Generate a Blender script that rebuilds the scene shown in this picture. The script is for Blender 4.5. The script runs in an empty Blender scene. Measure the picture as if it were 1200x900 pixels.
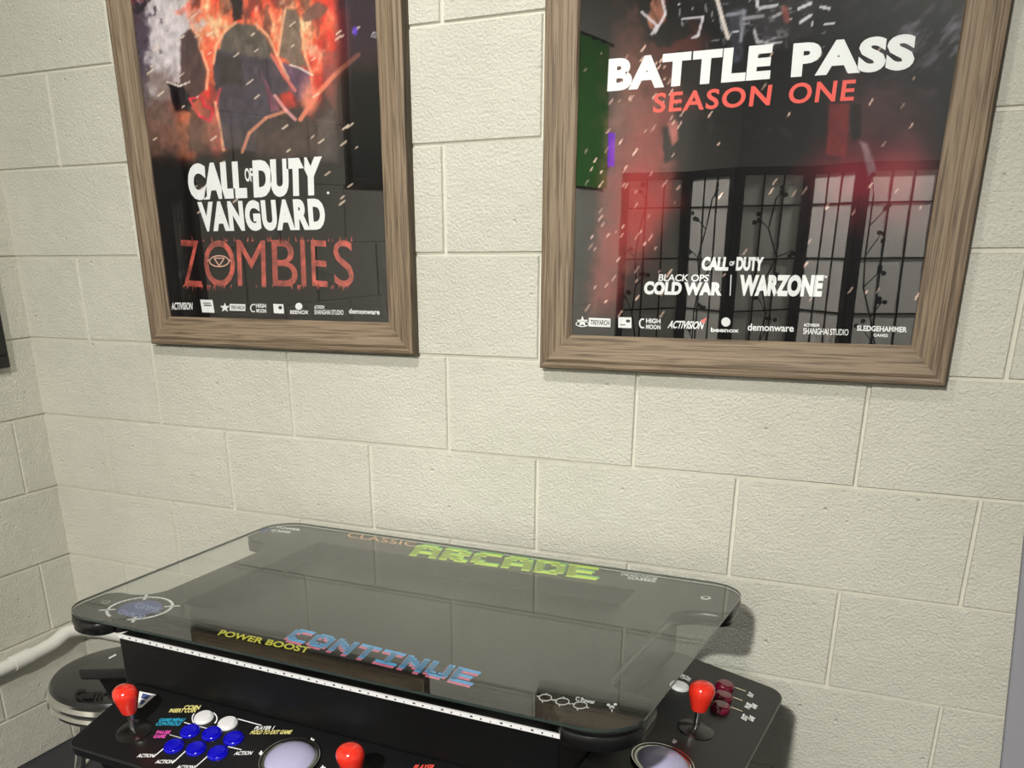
import bpy, bmesh, math, random
import numpy as np
from mathutils import Vector, Matrix

random.seed(7)
SC = bpy.context.scene
COL = SC.collection

# ------------------------------------------------------------------ camera
CAM = np.array([2.2239, -1.8506, -0.1470])
FPX, PPX, PPY = 1157.0, -65.5, 318.32          # focal length and principal point offset, in pixels of 1200x900
YAW, PITCH, ROLL = -0.4917, -0.4087, -0.0198


def cam_axes():
    sa, ca = math.sin(YAW), math.cos(YAW)
    sb, cb = math.sin(PITCH), math.cos(PITCH)
    f = np.array([sa * cb, ca * cb, sb])
    r = np.array([ca, -sa, 0.0])
    u = np.cross(r, f)
    c, s = math.cos(ROLL), math.sin(ROLL)
    return c * r + s * u, -s * r + c * u, f


CR, CU, CF = cam_axes()
cd = bpy.data.cameras.new('camera')
cam = bpy.data.objects.new('camera', cd)
COL.objects.link(cam)
cam.matrix_world = Matrix(((CR[0], CU[0], -CF[0], CAM[0]), (CR[1], CU[1], -CF[1], CAM[1]),
                           (CR[2], CU[2], -CF[2], CAM[2]), (0, 0, 0, 1)))
cd.sensor_fit = 'HORIZONTAL'
cd.sensor_width = 36.0
cd.lens = FPX * 36.0 / 1200.0
cd.shift_x = -PPX / 1200.0
cd.shift_y = PPY / 1200.0
cd.clip_start = 0.02
SC.camera = cam

# ------------------------------------------------------------------ light levels, exposure
SC.view_settings.view_transform = 'Standard'
SC.view_settings.look = 'None'
SC.view_settings.gamma = 1.0
SC.view_settings.use_curve_mapping = False
SC.view_settings.exposure = 0.1
MAIN_W = 190.0        # downlight that throws the shadows on the block wall
NEAR_W = 105.0         # unseen spot added to brighten the upper block wall
FAR_W = 50.0          # ceiling lights deeper in the room
world = bpy.data.worlds.new('world')
SC.world = world
world.use_nodes = True
world.node_tree.nodes['Background'].inputs[0].default_value = (0.9, 0.95, 1.0, 1)
world.node_tree.nodes['Background'].inputs[1].default_value = 0.012

FLOOR, CEIL = -1.51, 1.15
ROOM_X, ROOM_Y = 4.3, -7.6


# ------------------------------------------------------------------ pixel <-> place helpers (surfaces are real; these only read positions off the photo)
def ray(x, y):
    return CF + CR * (x - 600 - PPX) / FPX + CU * (450 + PPY - y) / FPX


def on_y(x, y, Y):
    d = ray(x, y)
    return CAM + d * ((Y - CAM[1]) / d[1])


def on_x(x, y, X):
    d = ray(x, y)
    return CAM + d * ((X - CAM[0]) / d[0])


def on_z(x, y, Z):
    d = ray(x, y)
    return CAM + d * ((Z - CAM[2]) / d[2])


def on_plane(x, y, o, n):
    d = ray(x, y)
    return CAM + d * (np.dot(np.asarray(o) - CAM, n) / np.dot(d, n))


def to_px(P):
    d = P - CAM
    z = d @ CF
    return 600 + PPX + FPX * (d @ CR) / z, 450 + PPY - FPX * (d @ CU) / z


# ------------------------------------------------------------------ materials
def new_mat(name):
    m = bpy.data.materials.new(name)
    m.use_nodes = True
    nt = m.node_tree
    return m, nt, nt.nodes['Principled BSDF'], nt.nodes['Material Output']


def srgb(r, g, b):
    f = lambda c: (c / 255 / 12.92) if c / 255 <= 0.04045 else ((c / 255 + 0.055) / 1.055) ** 2.4
    return (f(r), f(g), f(b), 1.0)


def plain(name, col, rough=0.5, metal=0.0, spec=0.5, noise=0.0, nscale=60.0, bump=0.0, coat=0.0):
    m, nt, b, o = new_mat(name)
    b.inputs['Base Color'].default_value = col
    b.inputs['Roughness'].default_value = rough
    b.inputs['Metallic'].default_value = metal
    b.inputs['Specular IOR Level'].default_value = spec
    b.inputs['Coat Weight'].default_value = coat
    if noise or bump:
        tc = nt.nodes.new('ShaderNodeTexCoord')
        n = nt.nodes.new('ShaderNodeTexNoise')
        n.inputs['Scale'].default_value = nscale
        n.inputs['Detail'].default_value = 5
        nt.links.new(tc.outputs['Object'], n.inputs['Vector'])
        if noise:
            r = nt.nodes.new('ShaderNodeValToRGB')
            c = np.array(col[:3])
            r.color_ramp.elements[0].color = (*(c * (1 - noise)), 1)
            r.color_ramp.elements[1].color = (*np.minimum(c * (1 + noise), 1), 1)
            r.color_ramp.elements[0].position = 0.3
            r.color_ramp.elements[1].position = 0.7
            nt.links.new(n.outputs['Fac'], r.inputs['Fac'])
            nt.links.new(r.outputs['Color'], b.inputs['Base Color'])
        if bump:
            bp = nt.nodes.new('ShaderNodeBump')
            bp.inputs['Strength'].default_value = bump
            bp.inputs['Distance'].default_value = 0.002
            nt.links.new(n.outputs['Fac'], bp.inputs['Height'])
            nt.links.new(bp.outputs['Normal'], b.inputs['Normal'])
    return m


def emitter(name, col, s):
    m, nt, b, o = new_mat(name)
    b.inputs['Base Color'].default_value = col
    b.inputs['Emission Color'].default_value = col
    b.inputs['Emission Strength'].default_value = s
    return m


def block_paint(name):
    """painted concrete block: satin cream paint over lumpy, pitted block faces"""
    m, nt, b, o = new_mat(name)
    L = nt.links.new
    tc = nt.nodes.new('ShaderNodeTexCoord')
    n1 = nt.nodes.new('ShaderNodeTexNoise'); n1.inputs['Scale'].default_value = 190; n1.inputs['Detail'].default_value = 4; n1.inputs['Roughness'].default_value = 0.62
    n2 = nt.nodes.new('ShaderNodeTexNoise'); n2.inputs['Scale'].default_value = 28; n2.inputs['Detail'].default_value = 3
    v = nt.nodes.new('ShaderNodeTexVoronoi'); v.inputs['Scale'].default_value = 26; v.feature = 'F1'
    n3 = nt.nodes.new('ShaderNodeTexNoise'); n3.inputs['Scale'].default_value = 3.0; n3.inputs['Detail'].default_value = 3
    for n in (n1, n2, v, n3):
        L(tc.outputs['Object'], n.inputs['Vector'])
    pit = nt.nodes.new('ShaderNodeMapRange')
    pit.inputs['From Min'].default_value = 0.03; pit.inputs['From Max'].default_value = 0.11
    L(v.outputs['Distance'], pit.inputs['Value'])
    r = nt.nodes.new('ShaderNodeMath'); r.operation = 'GREATER_THAN'; r.inputs[1].default_value = 0.72
    sep = nt.nodes.new('ShaderNodeSeparateColor'); L(v.outputs['Color'], sep.inputs[0]); L(sep.outputs[0], r.inputs[0])
    inv = nt.nodes.new('ShaderNodeMath'); inv.operation = 'SUBTRACT'; inv.inputs[0].default_value = 1; L(pit.outputs[0], inv.inputs[1])
    pm = nt.nodes.new('ShaderNodeMath'); pm.operation = 'MULTIPLY'; L(inv.outputs[0], pm.inputs[0]); L(r.outputs[0], pm.inputs[1])
    a = nt.nodes.new('ShaderNodeMath'); a.operation = 'MULTIPLY_ADD'; a.inputs[1].default_value = 0.7
    L(n2.outputs['Fac'], a.inputs[0]); L(n1.outputs['Fac'], a.inputs[2])
    s = nt.nodes.new('ShaderNodeMath'); s.operation = 'MULTIPLY_ADD'; s.inputs[1].default_value = -0.6
    L(pm.outputs[0], s.inputs[0]); L(a.outputs[0], s.inputs[2])
    bp = nt.nodes.new('ShaderNodeBump'); bp.inputs['Strength'].default_value = 0.9; bp.inputs['Distance'].default_value = 0.005
    L(s.outputs[0], bp.inputs['Height']); L(bp.outputs['Normal'], b.inputs['Normal'])
    cr = nt.nodes.new('ShaderNodeValToRGB')
    cr.color_ramp.elements[0].color = (0.62, 0.61, 0.53, 1); cr.color_ramp.elements[0].position = 0.3
    cr.color_ramp.elements[1].color = (0.695, 0.685, 0.60, 1); cr.color_ramp.elements[1].position = 0.7
    L(n3.outputs['Fac'], cr.inputs['Fac']); L(cr.outputs['Color'], b.inputs['Base Color'])
    b.inputs['Roughness'].default_value = 0.42
    b.inputs['Specular IOR Level'].default_value = 0.45
    return m


def wood(name, c0, c1, c2):
    """weathered grey-brown wood, grain along the object's own X"""
    m, nt, b, o = new_mat(name)
    L = nt.links.new
    tc = nt.nodes.new('ShaderNodeTexCoord')
    mp = nt.nodes.new('ShaderNodeMapping'); mp.inputs['Scale'].default_value = (9, 420, 420)
    mp2 = nt.nodes.new('ShaderNodeMapping'); mp2.inputs['Scale'].default_value = (3.5, 90, 90)
    n1 = nt.nodes.new('ShaderNodeTexNoise'); n1.inputs['Scale'].default_value = 1.0; n1.inputs['Detail'].default_value = 6; n1.inputs['Distortion'].default_value = 0.6
    n2 = nt.nodes.new('ShaderNodeTexNoise'); n2.inputs['Scale'].default_value = 1.0; n2.inputs['Detail'].default_value = 4; n2.inputs['Distortion'].default_value = 1.2
    L(tc.outputs['Object'], mp.inputs[0]); L(tc.outputs['Object'], mp2.inputs[0])
    L(mp.outputs[0], n1.inputs['Vector']); L(mp2.outputs[0], n2.inputs['Vector'])
    mx = nt.nodes.new('ShaderNodeMath'); mx.operation = 'MULTIPLY_ADD'; mx.inputs[1].default_value = 0.9
    L(n2.outputs['Fac'], mx.inputs[0]); L(n1.outputs['Fac'], mx.inputs[2])
    cr = nt.nodes.new('ShaderNodeValToRGB')
    e = cr.color_ramp.elements
    e[0].position = 0.68; e[0].color = c0
    e[1].position = 1.22 if False else 1.0; e[1].color = c2
    k = e.new(0.9); k.color = c1
    k2 = e.new(0.8); k2.color = tuple(0.5 * (a + b2) for a, b2 in zip(c0, c1))
    L(mx.outputs[0], cr.inputs['Fac']); L(cr.outputs['Color'], b.inputs['Base Color'])
    bp = nt.nodes.new('ShaderNodeBump'); bp.inputs['Strength'].default_value = 0.5; bp.inputs['Distance'].default_value = 0.0015
    L(n1.outputs['Fac'], bp.inputs['Height']); L(bp.outputs['Normal'], b.inputs['Normal'])
    b.inputs['Roughness'].default_value = 0.6
    return m


def pane(name, two_sided, wave=0.0, f0=0.043, tint=(0.97, 0.985, 0.975, 1), wscale=4.0):
    """clear glazing: mirror reflection by angle of incidence, the rest passes straight through"""
    m = bpy.data.materials.new(name)
    m.use_nodes = True
    nt = m.node_tree
    nt.nodes.clear()
    L = nt.links.new
    out = nt.nodes.new('ShaderNodeOutputMaterial')
    mix = nt.nodes.new('ShaderNodeMixShader')
    tr = nt.nodes.new('ShaderNodeBsdfTransparent'); tr.inputs[0].default_value = tint
    gl = nt.nodes.new('ShaderNodeBsdfGlossy'); gl.inputs['Roughness'].default_value = 0.0
    geo = nt.nodes.new('ShaderNodeNewGeometry')
    dt = nt.nodes.new('ShaderNodeVectorMath'); dt.operation = 'DOT_PRODUCT'
    L(geo.outputs['Normal'], dt.inputs[0]); L(geo.outputs['Incoming'], dt.inputs[1])

    def mth(op, a, b=None, c=None):
        n = nt.nodes.new('ShaderNodeMath'); n.operation = op
        for i, q in enumerate((a, b, c)):
            if q is None:
                continue
            if isinstance(q, (int, float)):
                n.inputs[i].default_value = q
            else:
                L(q, n.inputs[i])
        return n.outputs[0]
    c = mth('ABSOLUTE', dt.outputs['Value'])
    f = mth('POWER', mth('SUBTRACT', 1.0, c), 5.0)
    F = mth('MULTIPLY_ADD', f, 1 - f0, f0)
    if two_sided:
        F = mth('DIVIDE', mth('MULTIPLY', F, 2.0), mth('ADD', F, 1.0))
    L(F, mix.inputs[0]); L(tr.outputs[0], mix.inputs[1]); L(gl.outputs[0], mix.inputs[2])
    if wave:
        tc = nt.nodes.new('ShaderNodeTexCoord')
        n = nt.nodes.new('ShaderNodeTexNoise'); n.inputs['Scale'].default_value = wscale; n.inputs['Detail'].default_value = 1
        bp = nt.nodes.new('ShaderNodeBump'); bp.inputs['Strength'].default_value = wave; bp.inputs['Distance'].default_value = 0.01
        L(tc.outputs['Object'], n.inputs['Vector']); L(n.outputs['Fac'], bp.inputs['Height']); L(bp.outputs['Normal'], gl.inputs['Normal'])
    L(mix.outputs[0], out.inputs['Surface'])
    return m


def vcol(name, rough=0.35):
    m, nt, b, o = new_mat(name)
    a = nt.nodes.new('ShaderNodeAttribute'); a.attribute_name = 'print'
    nt.links.new(a.outputs['Color'], b.inputs['Base Color'])
    b.inputs['Roughness'].default_value = rough
    b.inputs['Specular IOR Level'].default_value = 0.2
    return m


M = dict(
    block=block_paint('cream_block_paint'),
    mortar=plain('painted_mortar', (0.655, 0.645, 0.56, 1), 0.6, bump=0.3, nscale=200),
    wall=plain('plain_grey_paint', (0.30, 0.30, 0.30, 1), 0.7, bump=0.2, nscale=150),
    ceiling=plain('white_ceiling_paint', (0.45, 0.45, 0.44, 1), 0.85, bump=0.2, nscale=90),
    floor=plain('charcoal_carpet', (0.035, 0.035, 0.04, 1), 0.95, noise=0.4, nscale=300, bump=0.6),
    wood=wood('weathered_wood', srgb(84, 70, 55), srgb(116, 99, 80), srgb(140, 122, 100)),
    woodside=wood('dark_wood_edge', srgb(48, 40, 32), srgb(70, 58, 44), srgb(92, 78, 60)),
    print=vcol('poster_print'),
    pane=pane('poster_glazing', True, 0.07, 0.065, wscale=2.5),
    glass=pane('table_glass', False, 0.0, 0.058),
    glassedge=plain('glass_edge', (0.035, 0.05, 0.045, 1), 0.08, spec=0.8),
    black=plain('black_laminate', (0.004, 0.004, 0.0045, 1), 0.32, spec=0.35, bump=0.04, nscale=300),
    panelblack=plain('black_panel_overlay', (0.007, 0.007, 0.008, 1), 0.36, spec=0.5),
    rubber=plain('black_edge_molding', (0.007, 0.007, 0.007, 1), 0.28, spec=0.6),
    screen=plain('dark_screen', (0.006, 0.006, 0.007, 1), 0.08, spec=0.6),
    bezel=plain('matte_black_well', (0.005, 0.005, 0.005, 1), 0.6),
    white=plain('white_ink', srgb(250, 250, 252), 0.5),
    cream=plain('warm_white_ink', srgb(235, 225, 190), 0.5),
    red=plain('orange_red_ink', srgb(250, 92, 80), 0.5),
    horror=plain('blood_red_ink', srgb(186, 84, 72), 0.55, noise=0.6, nscale=55),
    gold=plain('pale_red_ink', srgb(240, 190, 170), 0.5),
    lime=plain('lime_ink', srgb(222, 255, 84), 0.5),
    limedark=plain('green_ink', srgb(130, 205, 110), 0.5),
    orange=plain('pale_orange_ink', srgb(238, 180, 140), 0.5),
    yellow=plain('yellow_ink', srgb(240, 235, 90), 0.5),
    paleyellow=plain('pale_yellow_ink', srgb(245, 235, 150), 0.5),
    blueink=plain('sky_blue_ink', srgb(88, 186, 255), 0.5),
    pinkink=plain('pink_ink', srgb(250, 130, 165), 0.5),
    steelblue=plain('slate_blue_ink', srgb(78, 92, 150), 0.5, noise=0.3, nscale=200),
    cyan=plain('cyan_ink', srgb(50, 180, 220), 0.5),
    magenta=plain('magenta_ink', srgb(240, 90, 190), 0.5),
    redplastic=plain('glossy_red_plastic', srgb(236, 52, 36), 0.18, spec=0.6, coat=0.4),
    blueplastic=plain('glossy_blue_plastic', srgb(14, 10, 190), 0.16, spec=0.5),
    whiteplastic=plain('glossy_white_plastic', srgb(232, 232, 234), 0.25),
    maroon=plain('dark_red_plastic', srgb(104, 16, 42), 0.15, spec=0.6, coat=0.5),
    ball=plain('lilac_ball', srgb(176, 172, 205), 0.2, spec=0.5),
    chrome=plain('brushed_chrome', (0.75, 0.74, 0.72, 1), 0.16, metal=1.0),
    darkchrome=plain('dark_metal', (0.10, 0.10, 0.105, 1), 0.28, metal=1.0),
    vinyl=plain('black_vinyl', (0.012, 0.012, 0.013, 1), 0.28, spec=0.6, bump=0.08, nscale=250),
    gloss=plain('black_gloss_print', (0.002, 0.002, 0.002, 1), 0.75),
    pipe=plain('white_painted_pipe', (0.72, 0.715, 0.67, 1), 0.4, bump=0.1, nscale=40),
    grey=plain('blue_grey_paint', srgb(140, 140, 147), 0.6),
    paper=None,
    blackwood=plain('black_lacquer', (0.008, 0.007, 0.007, 1), 0.4),
    card=plain('dark_print', (0.01, 0.012, 0.01, 1), 0.4),
    greencard=plain('dark_green_print', (0.01, 0.035, 0.012, 1), 0.4),
)
mp, nt, b, o = new_mat('rice_paper')
b.inputs['Base Color'].default_value = (0.85, 0.83, 0.78, 1)
b.inputs['Roughness'].default_value = 0.8
tl = nt.nodes.new('ShaderNodeBsdfTranslucent'); tl.inputs[0].default_value = (0.92, 0.9, 0.88, 1)
mx = nt.nodes.new('ShaderNodeMixShader'); mx.inputs[0].default_value = 0.75
nt.links.new(b.outputs[0], mx.inputs[1]); nt.links.new(tl.outputs[0], mx.inputs[2]); nt.links.new(mx.outputs[0], o.inputs['Surface'])
M['paper'] = mp


# ------------------------------------------------------------------ mesh helpers
def add(name, verts, faces, m, parent=None, smooth=False, loc=None, bevel=0.0, mats=None, fm=None, seg=2):
    me = bpy.data.meshes.new(name)
    me.from_pydata([tuple(map(float, v)) for v in verts], [], faces)
    for k in (mats or [m]):
        me.materials.append(k)
    if fm:
        me.polygons.foreach_set('material_index', fm)
    if smooth:
        me.polygons.foreach_set('use_smooth', [True] * len(me.polygons))
    me.update()
    bm = bmesh.new(); bm.from_mesh(me)
    bmesh.ops.recalc_face_normals(bm, faces=bm.faces[:])
    bm.to_mesh(me); bm.free()
    o = bpy.data.objects.new(name, me)
    COL.objects.link(o)
    if parent:
        o.parent = parent
    if loc is not None:
        o.location = loc
    if bevel:
        bv = o.modifiers.new('bevel', 'BEVEL'); bv.width = bevel; bv.segments = seg; bv.limit_method = 'ANGLE'; bv.angle_limit = math.radians(35)
        if not smooth:
            me.polygons.foreach_set('use_smooth', [True] * len(me.polygons))
            wn = o.modifiers.new('wn', 'WEIGHTED_NORMAL'); wn.keep_sharp = True
    if smooth and not bevel:
        try:
            me.set_sharp_from_angle(angle=math.radians(40))
        except Exception:
            pass
    return o


class MB:
    def __init__(self):
        self.v, self.f = [], []

    def poly(self, pts):
        n = len(self.v); self.v += [tuple(p) for p in pts]; self.f.append(tuple(range(n, n + len(pts))))

    def box(self, x0, x1, y0, y1, z0, z1):
        n = len(self.v)
        self.v += [(x, y, z) for z in (z0, z1) for y in (y0, y1) for x in (x0, x1)]
        self.f += [tuple(n + i for i in q) for q in ((0, 2, 3, 1), (4, 5, 7, 6), (0, 1, 5, 4), (2, 6, 7, 3), (0, 4, 6, 2), (1, 3, 7, 5))]
        return self

    def prism(self, outline, z0, z1):
        n, k = len(self.v), len(outline)
        self.v += [(x, y, z0) for x, y in outline] + [(x, y, z1) for x, y in outline]
        self.f += [tuple(n + i for i in reversed(range(k))), tuple(n + k + i for i in range(k))]
        self.f += [(n + i, n + (i + 1) % k, n + k + (i + 1) % k, n + k + i) for i in range(k)]
        return self

    def lathe(self, prof, seg=32, c=(0, 0, 0), ax=None, close=False):
        """prof: (r, z) rows; ax: optional (u, v, n) basis"""
        n = len(self.v)
        u, v, w = ax if ax is not None else (np.array([1, 0, 0]), np.array([0, 1, 0]), np.array([0, 0, 1]))
        c = np.asarray(c, float)
        for r, z in prof:
            for i in range(seg):
                a = 2 * math.pi * i / seg
                self.v.append(tuple(c + u * r * math.cos(a) + v * r * math.sin(a) + w * z))
        for j in range(len(prof) - 1):
            for i in range(seg):
                a, b2 = n + j * seg + i, n + j * seg + (i + 1) % seg
                self.f.append((a, b2, b2 + seg, a + seg))
        self.f.append(tuple(n + i for i in reversed(range(seg))))
        self.f.append(tuple(n + (len(prof) - 1) * seg + i for i in range(seg)))
        return self

    def tube(self, pts, r, seg=12):
        pts = [np.asarray(p, float) for p in pts]
        n = len(self.v)
        up = np.array([0.13, 0.21, 0.97])
        for i, p in enumerate(pts):
            t = pts[min(i + 1, len(pts) - 1)] - pts[max(i - 1, 0)]
            t /= np.linalg.norm(t)
            a = np.cross(t, up); a /= np.linalg.norm(a); b2 = np.cross(a, t)
            for k in range(seg):
                q = 2 * math.pi * k / seg
                self.v.append(tuple(p + a * r * math.cos(q) + b2 * r * math.sin(q)))
        for j in range(len(pts) - 1):
            for i in range(seg):
                a, b2 = n + j * seg + i, n + j * seg + (i + 1) % seg
                self.f.append((a, b2, b2 + seg, a + seg))
        self.f.append(tuple(n + i for i in reversed(range(seg))))
        self.f.append(tuple(n + (len(pts) - 1) * seg + i for i in range(seg)))
        return self

    def torus(self, R, r, c, seg=48, rs=10):
        n = len(self.v)
        for i in range(seg):
            a = 2 * math.pi * i / seg
            for k in range(rs):
                q = 2 * math.pi * k / rs
                self.v.append((c[0] + (R + r * math.cos(q)) * math.cos(a), c[1] + (R + r * math.cos(q)) * math.sin(a), c[2] + r * math.sin(q)))
        for i in range(seg):
            for k in range(rs):
                self.f.append((n + i * rs + k, n + ((i + 1) % seg) * rs + k, n + ((i + 1) % seg) * rs + (k + 1) % rs, n + i * rs + (k + 1) % rs))
        return self

    def go(self, name, m, parent=None, **kw):
        return add(name, self.v, self.f, m, parent, **kw)


def tag(o, label, cat, group=None):
    o['label'] = label; o['category'] = cat
    if group:
        o['group'] = group
    return o


def empty(name, loc, rz, label, cat, group=None):
    o = bpy.data.objects.new(name, None)
    COL.objects.link(o)
    o.empty_display_size = 0.1
    o.location = loc; o.rotation_euler = (0, 0, rz)
    return tag(o, label, cat, group)


def struct(o):
    o['kind'] = 'structure'
    return o


def copy_tree(o, parent=None):
    c = o.copy(); COL.objects.link(c)
    if parent:
        c.parent = parent
    for ch in [q for q in bpy.data.objects if q.parent == o]:
        copy_tree(ch, c)
    return c


def rounded(x0, x1, y0, y1, r, n=8):
    pts = []
    for cx, cy, a0 in ((x1 - r, y0 + r, -90), (x1 - r, y1 - r, 0), (x0 + r, y1 - r, 90), (x0 + r, y0 + r, 180)):
        for i in range(n + 1):
            a = math.radians(a0 + 90 * i / n)
            pts.append((cx + r * math.cos(a), cy + r * math.sin(a)))
    return pts


_fonts = {}


def text_flat(s, bold=0.0, space=1.0):
    """letter outlines of a line of text as flat polygons, bounding box normalised to 0..1"""
    key = (s, bold, space)
    if key in _fonts:
        return _fonts[key]
    cu = bpy.data.curves.new('t', 'FONT')
    cu.body = s; cu.offset = bold; cu.space_character = space; cu.fill_mode = 'FRONT'; cu.resolution_u = 4
    ob = bpy.data.objects.new('t', cu)
    COL.objects.link(ob)
    dg = bpy.context.evaluated_depsgraph_get()
    me = bpy.data.meshes.new_from_object(ob.evaluated_get(dg))
    v = np.array([q.co[:2] for q in me.vertices]); f = [tuple(p.vertices) for p in me.polygons]
    bpy.data.objects.remove(ob); bpy.data.meshes.remove(me); bpy.data.curves.remove(cu)
    mn, mxx = v.min(0), v.max(0)
    v = (v - mn) / (mxx - mn)
    _fonts[key] = (v, f)
    return v, f


GLYPH = {  # 5x7 pixel letters
    'A': '01110 11011 10001 10001 11111 10001 10001', 'R': '11110 10011 10001 11110 11100 10110 10011',
    'C': '01111 11000 10000 10000 10000 11000 01111', 'D': '11110 10011 10001 10001 10001 10011 11110',
    'E': '11111 10000 10000 11110 10000 10000 11111', 'O': '01110 11011 10001 10001 10001 11011 01110',
    'N': '10001 11001 11101 10111 10011 10001 10001', 'T': '11111 00100 00100 00100 00100 00100 00100',
    'I': '11111 00100 00100 00100 00100 00100 11111', 'U': '10001 10001 10001 10001 10001 11011 01110',
    'L': '10000 10000 10000 10000 10000 10000 11111', 'S': '01111 11000 11000 01110 00011 00011 11110',
    'P': '11110 10011 10001 10011 11110 10000 10000', 'W': '10001 10001 10001 10101 10101 11111 01010',
    'B': '11110 10011 10001 11110 10001 10011 11110', 'G': '01111 11000 10000 10011 10001 11001 01111',
    'M': '10001 11011 11111 10101 10001 10001 10001', 'V': '10001 10001 10001 11011 01010 01110 00100', ' ': '0 0 0 0 0 0 0'}


def text_pixel(s, gap=1.0, fat=0.0):
    v, f, x = [], [], 0.0
    for ch in s:
        if ch == ' ':
            x += 3; continue
        for j, row in enumerate(GLYPH[ch].split()):
            i = 0
            while i < 5:
                if row[i] == '1':
                    k = i
                    while k < 5 and row[k] == '1':
                        k += 1
                    n = len(v)
                    v += [(x + i - fat, 6 - j - fat), (x + k + fat, 6 - j - fat), (x + k + fat, 7 - j + fat), (x + i - fat, 7 - j + fat)]
                    f.append((n, n + 1, n + 2, n + 3))
                    i = k
                else:
                    i += 1
        x += 5 + gap
    v = np.array(v); mn, mxx = v.min(0), v.max(0)
    return (v - mn) / (mxx - mn), f


def lettering(tf, bl, br, tl, m, parent, name='lettering', inv=None, lift=None):
    """tf: normalised letters; bl/br/tl: world corners; inv: world->parent-local"""
    v, f = tf
    bl, br, tl = (np.asarray(q, float) for q in (bl, br, tl))
    P = bl + v[:, :1] * (br - bl) + v[:, 1:2] * (tl - bl)
    if lift is not None:
        P = P + np.asarray(lift)
    if inv is not None:
        P = np.array([inv(q) for q in P])
    me = bpy.data.meshes.new(name)
    me.from_pydata([tuple(q) for q in P], [], f)
    me.materials.append(m)
    o = bpy.data.objects.new(name, me)
    COL.objects.link(o); o.parent = parent
    return o


# ------------------------------------------------------------------ room shell
PITCHX, COURSE, X0, LY0 = 0.2032, 0.19429, 0.2102, 0.1033


def block_wall(name, length, zlo, zhi, joint0, parity, place):
    """running-bond block wall; place(s, z, d) -> world point, d = depth out of the wall face"""
    g, bev, dep = 0.0027, 0.0022, 0.0052
    V, F, FM = [], [], []

    def quad(pts, mi):
        n = len(V); V.extend(pts); F.append((n, n + 1, n + 2, n + 3)); FM.append(mi)
    quad([place(-0.012, zlo, -dep), place(length, zlo, -dep), place(length, zhi, -dep), place(-0.012, zhi, -dep)], 1)
    k = math.floor(-zhi / COURSE)
    while -k * COURSE > zlo:
        zt, zb = min(-k * COURSE, zhi), max(-(k + 1) * COURSE, zlo)
        st = joint0 + (PITCHX if (k + parity) % 2 else 0.0) - 2 * PITCHX
        xs = []
        x = st
        while x < length + 2 * PITCHX:
            xs.append(x + random.uniform(-0.002, 0.002)); x += 2 * PITCHX
        for a, b2 in zip(xs[:-1], xs[1:]):
            if a < 0.05:
                a = -g - 0.004
            b2 = min(b2, length)
            if b2 < 0.05:
                continue
            if b2 - a < 0.02:
                continue
            j = lambda: random.uniform(-0.0007, 0.0007)
            x0, x1, z0, z1 = a + g + j(), b2 - g + j(), zb + g * 0.8 + j(), zt - g * 0.8 + j()
            d = random.uniform(-0.0005, 0.0005)
            o = [(x0, z0), (x1, z0), (x1, z1), (x0, z1)]
            i2 = [(x0 + bev, z0 + bev), (x1 - bev, z0 + bev), (x1 - bev, z1 - bev), (x0 + bev, z1 - bev)]
            for q in range(4):
                r = (q + 1) % 4
                quad([place(*o[q], -dep), place(*o[r], -dep), place(*i2[r], d), place(*i2[q], d)], 0)
            quad([place(*i2[0], d), place(*i2[1], d), place(*i2[2], d), place(*i2[3], d)], 0)
        k += 1
    me = bpy.data.meshes.new(name)
    me.from_pydata(V, [], F)
    me.materials.append(M['block']); me.materials.append(M['mortar'])
    me.polygons.foreach_set('material_index', FM)
    o = bpy.data.objects.new(name, me)
    COL.objects.link(o)
    return struct(o)


block_wall('wall_back', ROOM_X, FLOOR, CEIL, X0, 1, lambda s, z, d: (s, -d, z))
block_wall('wall_left', -ROOM_Y, FLOOR, CEIL, LY0, 1, lambda s, z, d: (d, -s, z))
struct(MB().box(ROOM_X, ROOM_X + 0.12, ROOM_Y, 0.1, FLOOR, CEIL).go('wall_right', M['wall']))
struct(MB().box(-0.1, ROOM_X + 0.12, ROOM_Y - 0.12, ROOM_Y, FLOOR, CEIL).go('wall_front', M['wall']))
struct(MB().box(-0.1, ROOM_X + 0.12, ROOM_Y - 0.12, 0.12, FLOOR - 0.1, FLOOR).go('floor', M['floor']))
struct(MB().box(-0.1, ROOM_X + 0.12, ROOM_Y - 0.12, 0.12, CEIL, CEIL + 0.1).go('ceiling', M['ceiling']))


# ------------------------------------------------------------------ ceiling lights
def downlight(x, y, r, watts, label, col=(1.0, 0.97, 0.9), aim=None):
    t = empty('ceiling_light', (x, y, CEIL), 0, label, 'ceiling light')
    MB().lathe([(r, 0), (r + 0.025, 0), (r + 0.025, -0.012), (r + 0.012, -0.022), (r, -0.022), (r, 0)], 40).go('trim_ring', M['whiteplastic'], t, smooth=True)
    MB().lathe([(r, -0.001), (r, -0.012), (0.001, -0.012)], 40).go('diffuser', emitter('lamp_diffuser', (*col, 1), (watts * 0.12) if not aim else watts * 0.03), t)
    if aim:
        l = bpy.data.lights.new('lamp', 'SPOT'); l.spot_size = math.radians(92); l.spot_blend = 0.75; l.shadow_soft_size = r * 0.7
    else:
        l = bpy.data.lights.new('lamp', 'AREA'); l.shape = 'DISK'; l.size = 2 * r
    l.energy = watts; l.color = col
    lo = bpy.data.objects.new('lamp', l); COL.objects.link(lo); lo.parent = t; lo.location = (0, 0, -0.03)
    if aim:
        lo.rotation_euler = (Vector(aim) - Vector((x, y, CEIL - 0.03))).to_track_quat('-Z', 'Y').to_euler()
    return t, lo


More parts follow.
